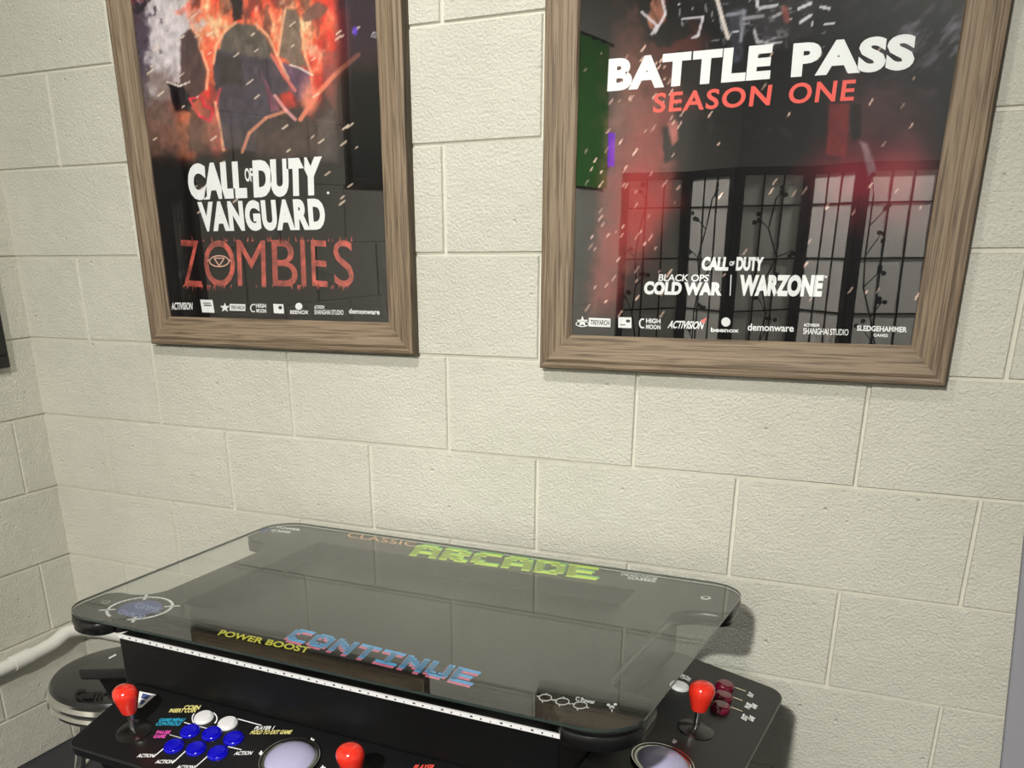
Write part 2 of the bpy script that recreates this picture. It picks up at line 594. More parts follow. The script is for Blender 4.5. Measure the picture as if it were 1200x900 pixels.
downlight(1.95, -3.35, 0.09, MAIN_W, 'round white ceiling light above and behind the paper screen')
downlight(1.90, -5.20, 0.22, FAR_W, 'wide round ceiling light far behind near the end wall')
downlight(1.35, -1.15, 0.09, NEAR_W, 'added unseen ceiling spot that brightens the upper block wall around the posters', aim=(1.1, 0.0, 0.35))


# ------------------------------------------------------------------ framed posters
def noise2(x, y, seed=0):
    xi, yi = np.floor(x).astype(int), np.floor(y).astype(int)
    fx, fy = x - xi, y - yi
    fx, fy = fx * fx * (3 - 2 * fx), fy * fy * (3 - 2 * fy)

    def h(a, b2):
        n = (a * 374761393 + b2 * 668265263 + seed * 982451653) & 0x7fffffff
        n = ((n ^ (n >> 13)) * 1274126177) & 0x7fffffff
        return ((n ^ (n >> 16)) & 0xffff) / 65535.0
    return (h(xi, yi) * (1 - fx) + h(xi + 1, yi) * fx) * (1 - fy) + (h(xi, yi + 1) * (1 - fx) + h(xi + 1, yi + 1) * fx) * fy


def fbm(x, y, seed=0, oct=4):
    s, a, t = 0, 0.5, 0
    for k in range(oct):
        s = s + a * noise2(x * 2 ** k, y * 2 ** k, seed + k); t += a; a *= 0.55
    return s / t


def sm(e0, e1, x):
    t = np.clip((x - e0) / (e1 - e0), 0, 1)
    return t * t * (3 - 2 * t)


class Art:
    """paints printed artwork into a grid of colours; x, y are poster positions as the photo numbers them"""

    def __init__(self, x, y, base):
        self.x, self.y = x, y
        self.c = np.ones(x.shape + (3,)) * np.array(base, float)

    def blend(self, col, a):
        self.c += (np.array(col, float) - self.c) * a[..., None] if np.ndim(col) < 2 else (col - self.c) * a[..., None]

    def blob(self, cx, cy, rx, ry, col, a=1.0, soft=0.6, n=0.35, seed=1, rot=0.0, fr=18.0):
        dx, dy = self.x - cx, self.y - cy
        c, s = math.cos(rot), math.sin(rot)
        d = np.hypot((dx * c + dy * s) / rx, (-dx * s + dy * c) / ry)
        d = d + n * (fbm(self.x / fr, self.y / fr, seed) - 0.5) * 2
        self.blend(col, a * (1 - sm(1 - soft, 1 + soft * 0.3, d)))

    def poly(self, pts, col, a=1.0, wob=3.0, seed=3, soft=2.0, tex=0.25):
        x = self.x + wob * (fbm(self.x / 9, self.y / 9, seed) - 0.5) * 2
        y = self.y + wob * (fbm(self.x / 9, self.y / 9, seed + 9) - 0.5) * 2
        ins = np.zeros(x.shape, bool); dm = np.full(x.shape, 1e9)
        for (x0, y0), (x1, y1) in zip(pts, pts[1:] + pts[:1]):
            if y0 != y1:
                ins ^= ((y0 > y) != (y1 > y)) & (x < (x1 - x0) * (y - y0) / (y1 - y0) + x0)
            l2 = (x1 - x0) ** 2 + (y1 - y0) ** 2 + 1e-9
            t = np.clip(((x - x0) * (x1 - x0) + (y - y0) * (y1 - y0)) / l2, 0, 1)
            dm = np.minimum(dm, np.hypot(x - x0 - t * (x1 - x0), y - y0 - t * (y1 - y0)))
        sd = np.where(ins, dm, -dm)
        k = np.array(col, float) * (1 + tex * (fbm(self.x / 6, self.y / 12, seed + 20)[..., None] - 0.5) * 2)
        self.c += (k - self.c) * (a * sm(-soft, soft, sd))[..., None]

    def stroke(self, pts, w, col, a=1.0):
        for (x0, y0), (x1, y1) in zip(pts[:-1], pts[1:]):
            l2 = (x1 - x0) ** 2 + (y1 - y0) ** 2 + 1e-9
            t = np.clip(((self.x - x0) * (x1 - x0) + (self.y - y0) * (y1 - y0)) / l2, 0, 1)
            d = np.hypot(self.x - x0 - t * (x1 - x0), self.y - y0 - t * (y1 - y0))
            self.blend(col, a * (1 - sm(w * 0.5, w, d)))


def paint_fire(x, y):
    a = Art(x, y, (20, 15, 17))
    f1, f2 = fbm(x / 22, y / 34, 11, 5), fbm(x / 9, y / 14, 31, 4)
    up = 1 - sm(120, 205, y + 40 * (f1 - 0.5))
    a.blend((96, 66, 58), up * 0.85)
    hot = np.clip(1.25 - np.hypot((x - 255) / 125, (y - 10) / 150), 0, 1) * np.clip(0.35 + f1 * 1.1, 0, 1)
    hot2 = np.clip(1.2 - np.hypot((x - 345) / 75, (y - 35) / 120), 0, 1) * np.clip(0.35 + f1 * 1.1, 0, 1)
    h = np.maximum(hot, hot2)
    a.blend((222, 58, 46), sm(0.2, 0.5, h))
    a.blend((246, 120, 84), sm(0.42, 0.8, h * (0.7 + 0.6 * f2)))
    a.blend((255, 206, 160), sm(0.7, 1.05, h * (0.55 + 0.8 * f2)))
    a.blend((58, 44, 44), 0.55 * sm(0.5, 0.72, fbm(x / 12, y / 26, 91, 5)) * up)
    a.blend((255, 226, 196), 0.75 * sm(0.62, 0.78, fbm(x / 10, y / 20, 93, 5)) * sm(0.35, 0.8, h))
    # torn grey-white smoke, upper left
    a.blob(186, 50, 46, 82, (214, 206, 212), 0.97, 0.35, 0.5, 5, 0.2, 14)
    a.blob(160, 60, 18, 110, (74, 60, 76), 0.9, 0.5, 0.6, 6, 0, 9)
    a.blend((225, 220, 225), 0.8 * sm(0.66, 0.78, f2) * (1 - sm(150, 185, x)) * (1 - sm(130, 170, y)))
    a.blend((40, 30, 40), 0.8 * sm(0.62, 0.7, fbm(x / 7, y / 12, 77)) * (1 - sm(165, 215, x)) * (1 - sm(120, 170, y)))
    # glowing ground smoke
    a.blob(215, 150, 55, 40, (150, 92, 76), 0.8, 0.7, 0.6, 8)
    a.blob(222, 140, 16, 50, (232, 120, 80), 0.7, 0.7, 0.6, 9)
    a.blob(258, 150, 16, 40, (236, 110, 92), 0.8, 0.7, 0.5, 10)
    a.blob(190, 120, 26, 40, (120, 98, 92), 0.7, 0.6, 0.6, 12)
    # plain dark shapes standing in the glow
    a.poly([(213, 42), (222, 32), (230, 44), (234, 62), (243, 82), (240, 104), (226, 120), (222, 132), (206, 118), (212, 92), (211, 62)], (82, 58, 60), 0.95)
    a.poly([(196, 96), (214, 100), (222, 112), (222, 132), (204, 128)], (26, 18, 22), 0.9)
    a.poly([(222, 128), (236, 138), (238, 178), (220, 176)], (86, 62, 58), 0.8)
    a.poly([(262, 40), (276, 28), (298, 30), (312, 44), (322, 70), (300, 74), (256, 62)], (96, 88, 82), 0.97)
    a.poly([(268, -20), (286, -20), (284, 22), (274, 26)], (34, 24, 28), 0.95)
    a.poly([(254, 58), (286, 66), (322, 70), (340, 106), (322, 112), (330, 150), (300, 178), (262, 172), (256, 120), (250, 92)], (70, 64, 76), 0.96)
    a.poly([(254, 62), (284, 68), (284, 100), (258, 98)], (62, 52, 52), 0.9)
    a.poly([(306, 84), (322, 118), (330, 130), (316, 130)], (150, 84, 104), 0.8)
    a.poly([(332, 10), (346, 10), (352, 30), (354, 60), (360, 78), (340, 76), (326, 64), (330, 34)], (124, 104, 92), 0.95)
    a.poly([(330, 74), (362, 82), (366, 112), (350, 118), (336, 98)], (98, 76, 104), 0.9)
    a.poly([(352, 18), (372, 2), (384, 10), (374, 22), (356, 26)], (120, 86, 78), 0.9)
    a.poly([(378, 62), (396, 60), (394, 130), (380, 110)], (150, 88, 84), 0.6)
    a.blob(362, 112, 12, 20, (250, 150, 120), 0.85, 0.7, 0.4, 14)
    a.poly([(300, 150), (320, 132), (352, 128), (376, 150), (380, 182), (300, 186)], (62, 50, 48), 0.85, 5)
    a.poly([(372, 140), (392, 128), (398, 190), (372, 190)], (96, 86, 82), 0.7)
    # red weapon-like glow
    a.stroke([(222, 116), (236, 114), (240, 124), (250, 128), (246, 142), (234, 136)], 2.2, (226, 40, 66), 0.9)
    a.stroke([(222, 116), (234, 136)], 1.6, (240, 80, 90), 0.9)
    a.stroke([(252, 128), (258, 104)], 2.0, (214, 70, 80), 0.8)
    # glow along the shoulders and arms of the shapes
    for s in ([(250, 74), (254, 52), (264, 36), (276, 27)], [(300, 28), (314, 42), (324, 64), (338, 92)], [(236, 60), (244, 82), (242, 104)], [(326, 64), (330, 34), (334, 12)], [(354, 40), (358, 66), (364, 84)], [(252, 120), (258, 150), (262, 176)]):
        a.stroke(s, 2.2, (255, 190, 150), 0.75)
    for s in ([(196, 96), (210, 101), (222, 96)], [(340, 76), (352, 80), (366, 88)]):
        a.stroke(s, 1.4, (255, 240, 230), 0.85)
    a.blob(215, 160, 60, 26, (128, 100, 88), 0.6, 0.8, 0.6, 28, 0, 10)
    a.blob(330, 165, 60, 24, (96, 74, 68), 0.6, 0.8, 0.7, 29, 0, 9)
    a.c *= (0.80 + 0.42 * fbm(x / 5, y / 8, 55, 4))[..., None]
    # arcs
    a.stroke([(284, 178), (292, 156), (312, 138), (336, 130)], 2.6, (236, 150, 118), 0.8)
    a.stroke([(352, 140), (372, 110), (392, 88), (420, 64)], 3.6, (246, 140, 108), 0.9)
    a.stroke([(322, 112), (334, 128), (346, 140)], 2.6, (250, 176, 176), 0.8)
    a.stroke([(318, 64), (330, 84), (346, 106)], 2.4, (244, 130, 116), 0.8)
    # right margin: dark reflection in the glazing, painted into the print
    a.blend((26, 26, 26), 0.85 * sm(384, 412, x + 10 * (f1 - 0.5)) * sm(50, 100, y))
    a.blend((52, 42, 56), 0.7 * sm(388, 402, x) * (1 - sm(50, 90, y)))
    # below the title the print is nearly black
    a.blend((24, 19, 20), sm(176, 212, y + 26 * (f2 - 0.5)))
    rnd = random.Random(4)
    for _ in range(46):
        px, py = rnd.uniform(168, 425), rnd.uniform(20, 250)
        l = rnd.uniform(2, 7)
        a.stroke([(px, py), (px + l, py - l * 0.75)], rnd.uniform(0.9, 1.5), (250, 225, 205), 0.85)
    a.blob(416, 36, 4, 7, (110, 70, 220), 0.9, 0.6, 0.3)
    return a.c


def paint_dark(x, y):
    a = Art(x, y, (10, 8, 10))
    f1, f2 = fbm(x / 26, y / 40, 41, 5), fbm(x / 8, y / 8, 61, 4)
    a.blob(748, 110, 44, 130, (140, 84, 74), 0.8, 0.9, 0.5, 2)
    a.poly([(716, 120), (790, 108), (800, 170), (776, 260), (730, 330), (690, 380), (700, 250)], (120, 84, 76), 0.75, 8, 33, 10)  # tan reflection in the glazing, painted into the print
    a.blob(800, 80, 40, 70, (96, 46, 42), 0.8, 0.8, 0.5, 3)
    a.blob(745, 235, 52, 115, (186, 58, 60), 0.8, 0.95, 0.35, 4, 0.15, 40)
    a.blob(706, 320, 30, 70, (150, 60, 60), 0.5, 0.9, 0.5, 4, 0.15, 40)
    a.blob(1000, 215, 70, 70, (160, 44, 62), 0.75, 0.95, 0.3, 5, 0, 40)
    a.blob(1062, 205, 44, 80, (176, 74, 84), 0.7, 0.95, 0.3, 6, 0, 40)
    a.blob(1030, 130, 70, 50, (92, 56, 60), 0.7, 0.9, 0.5, 7)
    a.blend((128, 120, 134), 0.85 * sm(0.42, 0.62, fbm((x + y) / 20, (x - y) / 60, 71, 5)) * sm(960, 1060, x) * (1 - sm(60, 130, y)) * f1 * 1.3)  # purple-grey glare at top right, painted as print colour
    # red column and plain dark shapes
    a.poly([(972, 120), (996, 122), (992, 185), (968, 180)], (120, 36, 40), 0.85)
    a.poly([(738, -60), (780, -60), (812, 40), (770, 58), (748, 20)], (20, 16, 18), 0.9, 6)
    a.poly([(792, 60), (880, 60), (886, 110), (800, 112)], (24, 20, 22), 0.9, 4)
    a.poly([(776, 150), (806, 140), (800, 182), (778, 190)], (30, 24, 26), 0.85)
    a.poly([(792, 130), (818, 130), (812, 190), (800, 190)], (34, 28, 30), 0.8)
    a.poly([(996, 122), (1010, 122), (1008, 160), (998, 165)], (18, 12, 14), 0.9)
    a.poly([(1008, 165), (1018, 168), (1026, 200), (1018, 206)], (150, 120, 126), 0.8, 2)
    a.poly([(782, 145), (794, 142), (794, 165), (788, 172)], (206, 120, 112), 0.8, 2)
    a.poly([(826, -40), (880, -40), (884, 60), (862, 92), (848, 60)], (12, 12, 16), 0.95, 4)
    a.poly([(852, 12), (874, 10), (870, 70), (860, 74)], (70, 72, 86), 0.8, 3, 13, 3, 0.8)
    a.poly([(884, -20), (960, -20), (950, 40), (905, 62), (886, 50)], (30, 28, 32), 0.9, 6, 14, 4, 0.9)
    a.poly([(770, -20), (782, -20), (780, 24), (764, 36), (758, 26)], (176, 112, 90), 0.85, 3, 15, 2, 0.6)
    rg = random.Random(31)
    for _ in range(70):
        gx, gy = rg.uniform(790, 968), rg.uniform(-30, 60)
        gl_ = rg.uniform(2, 11)
        v_ = rg.random() < 0.4
        a.stroke([(gx, gy), (gx + (1 if v_ else gl_), gy + (gl_ if v_ else -1.5))], rg.uniform(0.8, 1.8), rg.choice(((236, 234, 240), (150, 148, 158), (90, 88, 98))), rg.uniform(0.5, 0.95))
    # bright scratchy highlights along the top
    for s in ([(752, 14), (770, 30), (764, 40)], [(776, 0), (780, 16), (768, 38)], [(800, 22), (824, 20), (818, 42), (812, 44)]):
        a.stroke(s, 2.0, (220, 215, 225), 0.85)
    a.stroke([(838, -10), (846, 20), (853, 44)], 3.2, (226, 214, 210), 0.95)
    a.stroke([(852, 18), (872, 14), (868, 48)], 3.0, (150, 150, 165), 0.8)
    for s in ([(872, 22), (894, 18)], [(890, 10), (910, 6)], [(884, 36), (888, 50)], [(906, 20), (918, 14)], [(936, 10), (950, 4)], [(938, 26), (950, 18)], [(962, 8), (972, 10)], [(888, 48), (906, 52)], [(886, -8), (888, 8)]):
        a.stroke(s, 2.4, (230, 228, 234), 0.9)
    a.stroke([(919, 10), (922, 24)], 5.0, (150, 66, 60), 0.9)
    a.blob(900, 30, 30, 26, (52, 50, 56), 0.5, 0.7, 0.6)
    a.blend((150, 145, 150), 0.5 * sm(0.66, 0.74, f2) * (1 - sm(20, 52, np.abs(x - 905))) * (1 - sm(38, 70, y)))
    a.blend((120, 112, 116), 0.28 * sm(0.6, 0.75, f2) * np.exp(-((x - 870) / 110) ** 2 - ((y - 150) / 26) ** 2))
    a.blend((12, 10, 11), 0.9 * sm(365, 392, y))
    rnd = random.Random(9)
    for _ in range(120):
        px = rnd.choice((rnd.uniform(685, 800), rnd.uniform(685, 1080)))
        py = rnd.uniform(60, 372)
        l = rnd.uniform(1.2, 5)
        a.stroke([(px, py), (px + l, py - l * 1.5)], rnd.uniform(0.8, 1.5), (255, 214, 196), rnd.uniform(0.5, 0.95))
    return a.c


def framed_poster(label, group, x0, x1, z0, z1, paint):
    """outer frame box on the back wall; inner opening is 62 mm in from the outside"""
    T = 0.0625
    cx, zb = (x0 + x1) / 2, z0
    t = empty('framed_poster', (cx, 0, zb), 0, label, 'framed poster', group)
    w, h = x1 - x0, z1 - z0
    prof = [(0.000, 0.0), (0.000, 0.013), (0.003, 0.017), (0.028, 0.0205), (0.033, 0.0235), (0.044, 0.0255), (0.049, 0.0235), (0.0555, 0.0245), (0.0600, 0.0225), (T, 0.017), (T, 0.0)]   # from the opening outwards: (across, out of wall)

    def rail(length, loc, ang):
        V, F, FM = [], [], []
        n = len(prof)
        for s in (-1, 1):
            for a, d in prof:
                V.append((s * (length / 2 - T + a), T - a, d))     # mitred ends; local y=0 is the outer edge
        for i in range(n - 1):
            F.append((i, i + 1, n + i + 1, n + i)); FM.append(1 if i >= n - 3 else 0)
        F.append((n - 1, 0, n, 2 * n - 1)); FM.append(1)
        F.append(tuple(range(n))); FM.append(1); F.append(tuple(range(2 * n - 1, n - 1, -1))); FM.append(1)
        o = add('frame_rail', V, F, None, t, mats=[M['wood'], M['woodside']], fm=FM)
        # local x along the rail, y inwards, z out of the wall (-Y of the room)
        ca, sa = math.cos(ang), math.sin(ang)
        o.matrix_local = Matrix(((ca, -sa, 0, loc[0]), (0, 0, -1, 0), (sa, ca, 0, loc[1]), (0, 0, 0, 1)))
        return o
    rail(w, (0, 0), 0)
    rail(w, (0, h), math.pi)
    rail(h, (w / 2, h / 2), math.pi / 2)
    rail(h, (-w / 2, h / 2), -math.pi / 2)
    # the print: a grid of colours
    iw, ih = w - 2 * T + 0.006, h - 2 * T + 0.006
    nx = 260
    nz = int(nx * ih / iw)
    xs, zs = np.linspace(-iw / 2, iw / 2, nx), np.linspace(T - 0.003, h - T + 0.003, nz)
    X, Z = np.meshgrid(xs, zs)
    PY = 0.009
    P = np.stack([X + cx, np.full(X.shape, -PY), Z + zb], -1).reshape(-1, 3)
    px, py = to_px(P)
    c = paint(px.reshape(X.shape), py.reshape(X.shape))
    c = np.clip(c / 255, 0, 1)
    c = np.where(c <= 0.04045, c / 12.92, ((c + 0.055) / 1.055) ** 2.4).reshape(-1, 3)
    idx = np.arange(nx * nz).reshape(nz, nx)
    F = np.stack([idx[:-1, :-1], idx[:-1, 1:], idx[1:, 1:], idx[1:, :-1]], -1).reshape(-1, 4)
    me = bpy.data.meshes.new('poster')
    me.from_pydata(np.stack([X, np.full(X.shape, -PY), Z], -1).reshape(-1, 3).tolist(), [], F.tolist())
    at = me.attributes.new('print', 'FLOAT_COLOR', 'POINT')
    at.data.foreach_set('color', np.concatenate([c, np.ones((len(c), 1))], 1).ravel())
    me.materials.append(M['print'])
    po = bpy.data.objects.new('poster', me); COL.objects.link(po); po.parent = t
    MB().box(-iw / 2, iw / 2, -0.008, -0.002, T - 0.003, h - T + 0.003).go('backing_board', M['blackwood'], t)
    g = MB(); g.poly([(-iw / 2, -0.012, T - 0.003), (iw / 2, -0.012, T - 0.003), (iw / 2, -0.012, h - T + 0.003), (-iw / 2, -0.012, h - T + 0.003)])
    g.go('glazing', M['pane'], t)
    inv = lambda q: (q[0] - cx, q[1], q[2] - zb)
    wp = lambda x, y: on_y(x, y, -PY - 0.0006)

    def txt(s, bl, br, tl, m, bold=0.0, space=1.0, name='lettering', lift=0.0):
        return lettering(text_flat(s, bold, space), wp(*bl), wp(*br), wp(*tl), m, po, name, inv, (0, -lift, 0))

    def shape(polys, m, name='emblem', lift=0.0):
        k = MB()
        for pts in polys:
            k.poly([inv(wp(*q) + np.array([0, -lift, 0])) for q in pts])
        return k.go(name, m, po)
    return t, po, txt, shape


FZ = 1.035
t1, po1, txt, shape = framed_poster('grey-brown wooden frame with a fiery orange and red poster, left of the two big frames', 'large wooden poster frames', 0.4385, 1.1600, -0.387, -0.387 + FZ, paint_fire)


def circ(cx, cy, rx, ry=None, n=14):
    ry = ry or rx
    return [(cx + rx * math.cos(2 * math.pi * i / n), cy + ry * math.sin(2 * math.pi * i / n)) for i in range(n)]


def ring(cx, cy, rx, ry, w, n=28, a0=0, a1=360):
    out = []
    for i in range(n):
        a, b2 = math.radians(a0 + (a1 - a0) * i / n), math.radians(a0 + (a1 - a0) * (i + 1) / n)
        out.append([(cx + rx * math.cos(a), cy + ry * math.sin(a)), (cx + rx * math.cos(b2), cy + ry * math.sin(b2)),
                    (cx + (rx - w) * math.cos(b2), cy + (ry - w) * math.sin(b2)), (cx + (rx - w) * math.cos(a), cy + (ry - w) * math.sin(a))])
    return out


def line(x0, y0, x1, y1, w):
    l = math.hypot(x1 - x0, y1 - y0); nx, ny = -(y1 - y0) / l * w / 2, (x1 - x0) / l * w / 2
    return [(x0 + nx, y0 + ny), (x1 + nx, y1 + ny), (x1 - nx, y1 - ny), (x0 - nx, y0 - ny)]


txt('CALL', (222, 235), (290, 232.5), (218.5, 192), M['white'], 0.07, 0.98, 'title_lettering')
txt('OF', (287.5, 213), (297, 213), (286, 197), M['white'], 0.03, 0.9, 'title_lettering')
txt('DUTY', (297.5, 232), (378, 229), (295.5, 188), M['white'], 0.07, 0.98, 'title_lettering')
txt('VANGUARD', (235, 271.5), (382, 269.5), (231, 236.5), M['white'], 0.06, 1.12, 'title_lettering')
z = [('Z', 211, 237), ('O', 238, 276), ('M', 277, 312), ('B', 318, 349), ('I', 351.5, 359), ('E', 364, 384), ('S', 390, 415)]
for ch, a, b2 in z:
    txt(ch, (a + 5 if ch == 'Z' else a + 2, 335), (b2, 336.5), (a, 281), M['horror'], 0.0, 1, 'title_lettering')
rr = random.Random(3)
spikes = []
for _ in range(60):
    sx = rr.uniform(212, 412); top = rr.random() < 0.5
    sy = 283 if top else 334
    l = rr.uniform(3, 8) * (-1 if top else 1)
    spikes.append([(sx, sy), (sx + rr.uniform(1, 2.5), sy), (sx + rr.uniform(-1.5, 2), sy + l)])
for s_ in spikes:
    shape([s_], M['horror'], 'drip_mark')
shape(ring(257, 306, 12, 7, 1.3) + [line(251, 302.5, 263, 302.5, 1.3), line(263, 302.5, 257, 311.5, 1.3), line(257, 311.5, 251, 302.5, 1.3), line(243, 306, 248, 303, 1.3), line(266, 303, 271, 306, 1.3)], M['gold'], 'eye_emblem', 0.0004)
shape([circ(384.5, 226, 1.6)], M['white'], 'trademark_dot')
txt('ACTIVISION', (201, 363), (225.5, 363), (201, 354.5), M['white'], 0.03)
shape([[(234.5, 351), (249, 351.5), (251.5, 366.5), (237, 366)]], M['white'], 'rating_card')
shape([line(238, 355, 247, 355.3, 1.0), line(239, 357.6, 248, 357.9, 1.4)], M['blackwood'], 'rating_lines', 0.0004)
star = lambda cx, cy, r: [[(cx + (r if i % 2 == 0 else r * 0.42) * math.sin(math.pi * i / 5), cy - (r if i % 2 == 0 else r * 0.42) * math.cos(math.pi * i / 5)) for i in range(10)]]
shape(star(263.5, 360.5, 6), M['white'])
shape([[(269, 356), (287.5, 356.5), (287.5, 364.5), (269, 364)]], M['white'])
txt('TREYARCH', (270.5, 362.3), (286.5, 362.7), (270.5, 358), M['blackwood'], 0.02, lift=0.0004)
shape(ring(297, 361, 4, 5, 1.4, 16, 60, 300), M['white'])
txt('HIGH', (300, 360.5), (312, 361), (299.5, 355.6), M['white'], 0.04)
txt('MOON', (300.5, 366.3), (312.3, 366.8), (300, 361.8), M['white'], 0.04)
shape([[(320, 356), (332, 356.5), (333, 367.5), (321, 367)]], M['white'])
shape([circ(328.5, 360.5, 2.2)], M['blackwood'], 'emblem', 0.0004)
shape([circ(350.2, 359, 4.2)], M['white'])
txt('BEENOX', (340, 368), (361.5, 368.3), (340, 363.5), M['white'], 0.03)
txt('ACTIVISION', (368.3, 362), (380, 362), (368.3, 357.8), M['white'], 0.03)
txt('SHANGHAI STUDIO', (368.5, 368.4), (402.5, 369), (368.3, 362.8), M['white'], 0.02)
txt('demonware', (409, 367.5), (445, 368.8), (408.7, 361.5), M['white'], 0.025)

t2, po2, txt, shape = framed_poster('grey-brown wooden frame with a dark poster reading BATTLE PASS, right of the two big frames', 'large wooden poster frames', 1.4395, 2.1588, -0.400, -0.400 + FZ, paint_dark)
txt('BATTLE', (711.5, 107.3), (902, 92.5), (713.5, 69), M['white'], 0.055, 1.08, 'title_lettering')
txt('PASS', (926.5, 91), (1070, 81.5), (930, 50.5), M['white'], 0.055, 1.08, 'title_lettering')
txt('SEASON', (764.8, 132.5), (902, 123.5), (767, 109.2), M['red'], 0.022, 1.12, 'subtitle_lettering')
txt('ONE', (923, 122), (1000, 118), (926, 97.5), M['red'], 0.022, 1.12, 'subtitle_lettering')
txt('CALL', (821.5, 317), (853, 317.5), (823.5, 300.8), M['white'], 0.06, 0.98)
txt('OF', (854.5, 311.5), (860.5, 311.5), (855, 306), M['white'], 0.04, 0.9)
txt('DUTY', (862, 317.3), (894, 317.8), (863.5, 301), M['white'], 0.06, 0.98)
txt('BLACK OPS', (771.5, 329.3), (830, 330), (772.5, 321.2), M['white'], 0.02, 0.98)
txt('COLD', (754, 345), (798, 346), (755.5, 329.5), M['white'], 0.06, 1.02)
txt('WAR', (801, 346), (845.5, 346.5), (802, 330.5), M['white'], 0.06, 1.02)
shape([line(856.8, 322, 855.6, 346.5, 1.1)], M['white'], 'divider_line')
txt('WARZONE', (865, 346.8), (962.5, 348), (867.5, 321.8), M['white'], 0.06, 1.0, 'title_lettering')
txt('TM', (964, 326), (969, 326), (964.3, 323), M['white'], 0.01)
shape(star(682.5, 377, 7), M['white'])
shape(ring(682.5, 379.5, 8, 3.6, 1.0), M['white'])
shape([[(690, 372.3), (715.5, 373.3), (715.3, 383.5), (690, 382.5)]], M['white'])
txt('TREYARCH', (692, 380.5), (714, 381.3), (692, 374.6), M['blackwood'], 0.02, lift=0.0004)
shape([[(724.5, 371.5), (740, 372), (740, 384.6), (724.5, 384)]], M['white'])
shape([circ(736, 376.2, 2.6, 1.8)] + [line(727, 380.5, 733, 380.7, 1.0)], M['blackwood'], 'emblem', 0.0004)
shape(ring(753, 379, 4.4, 6, 1.8, 16, 60, 300), M['white'])
txt('HIGH', (757, 378.6), (774, 379.2), (757, 373), M['white'], 0.04)
txt('MOON', (757, 385.6), (774, 386.2), (757, 380.2), M['white'], 0.04)
txt('ACTIVISION', (782, 384.6), (823, 386), (785, 375.5), M['white'], 0.03, 0.95)
shape([[(820.5, 376), (828.5, 372), (825, 380)]], M['red'])
shape([circ(850.6, 377.3, 5.4)], M['white'])
txt('beenox', (833, 389), (866, 389.8), (833, 383.8), M['white'], 0.03)
txt('demonware', (876, 387.5), (930, 389), (876.3, 379), M['white'], 0.025)
txt('ACTIVISION', (942, 382.6), (960, 383), (942, 379), M['white'], 0.03)
txt('SHANGHAI STUDIO', (941, 391.5), (994, 393.2), (941.5, 384.2), M['white'], 0.012, 0.95)
txt('SLEDGEHAMMER', (1004, 387.6), (1062.5, 389.6), (1004.5, 381.2), M['white'], 0.03)
txt('GAMES', (1023.5, 394.5), (1040.5, 395.2), (1023.7, 390.8), M['white'], 0.02)

# ------------------------------------------------------------------ black frames on the left wall


def black_frame(y0, y1, z0, z1, label, art):
    t = empty('black_picture_frame', (0, (y0 + y1) / 2, z0), 0, label, 'framed picture')
    w, h, T, D = abs(y1 - y0), z1 - z0, 0.03, 0.022
    for (a, b2, c, d) in ((-w / 2, w / 2, 0, T), (-w / 2, w / 2, h - T, h), (-w / 2, -w / 2 + T, T, h - T), (w / 2 - T, w / 2, T, h - T)):
        MB().box(0.0, D, a, b2, c, d).go('frame_rail', M['blackwood'], t, bevel=0.003)
    MB().box(0.001, 0.009, -w / 2 + T, w / 2 - T, T, h - T).go('picture', art, t)
    k = MB(); k.poly([(0.012, -w / 2 + T, T), (0.012, w / 2 - T, T), (0.012, w / 2 - T, h - T), (0.012, -w / 2 + T, h - T)]); k.go('glazing', M['pane'], t)
    return t


black_frame(-0.092, -0.70, -0.450, 0.46, 'black picture frame on the side wall at the left edge of the photo', M['card'])
black_frame(-1.56, -2.17, 0.0, 0.92, 'black framed dark green poster on the side wall, further from the corner', M['greencard'])

# ------------------------------------------------------------------ pipe in the corner
pts = [on_x(-60, 812, 0.022), on_x(0, 785, 0.022), on_x(25, 773, 0.022), on_x(46, 763, 0.022), on_x(62, 754, 0.024)]
pts = [np.array(q) for q in pts]
bend = [np.array([0.024, -0.085, -1.178]), np.array([0.03, -0.06, -1.178]), np.array([0.045, -0.038, -1.18]), np.array([0.07, -0.027, -1.182]), np.array([0.10, -0.023, -1.182]), np.array([0.2, -0.022, -1.182]), np.array([0.9, -0.022, -1.185])]
pl = [q for q in pts if q[1] < -0.1] + bend
pl = [np.array([0.022, -1.2, pts[0][2] - 0.03])] + pl
pp = empty('wall_pipe', (0.022, -0.3, FLOOR), 0, 'white painted conduit pipe bending round the block corner at left', 'pipe')
pinv = lambda q: np.array(q) - np.array([0.022, -0.3, FLOOR])
MB().tube([pinv(q) for q in pl], 0.0185, 16).go('conduit', M['pipe'], pp, smooth=True)
cp = pts[2]
dirn = (pts[3] - pts[1]) / np.linalg.norm(pts[3] - pts[1])
MB().tube([pinv(cp - dirn * 0.03), pinv(cp + dirn * 0.03)], 0.0215, 16).go('coupling', M['pipe'], pp, smooth=True)
for yy in (-0.75,):
    MB().box(-0.022, 0.004, -0.012, 0.012, -0.03, 0.03).go('pipe_strap', M['chrome'], pp, loc=(0, yy + 0.3, pts[0][2] - 0.02 - FLOOR))

# ------------------------------------------------------------------ stool


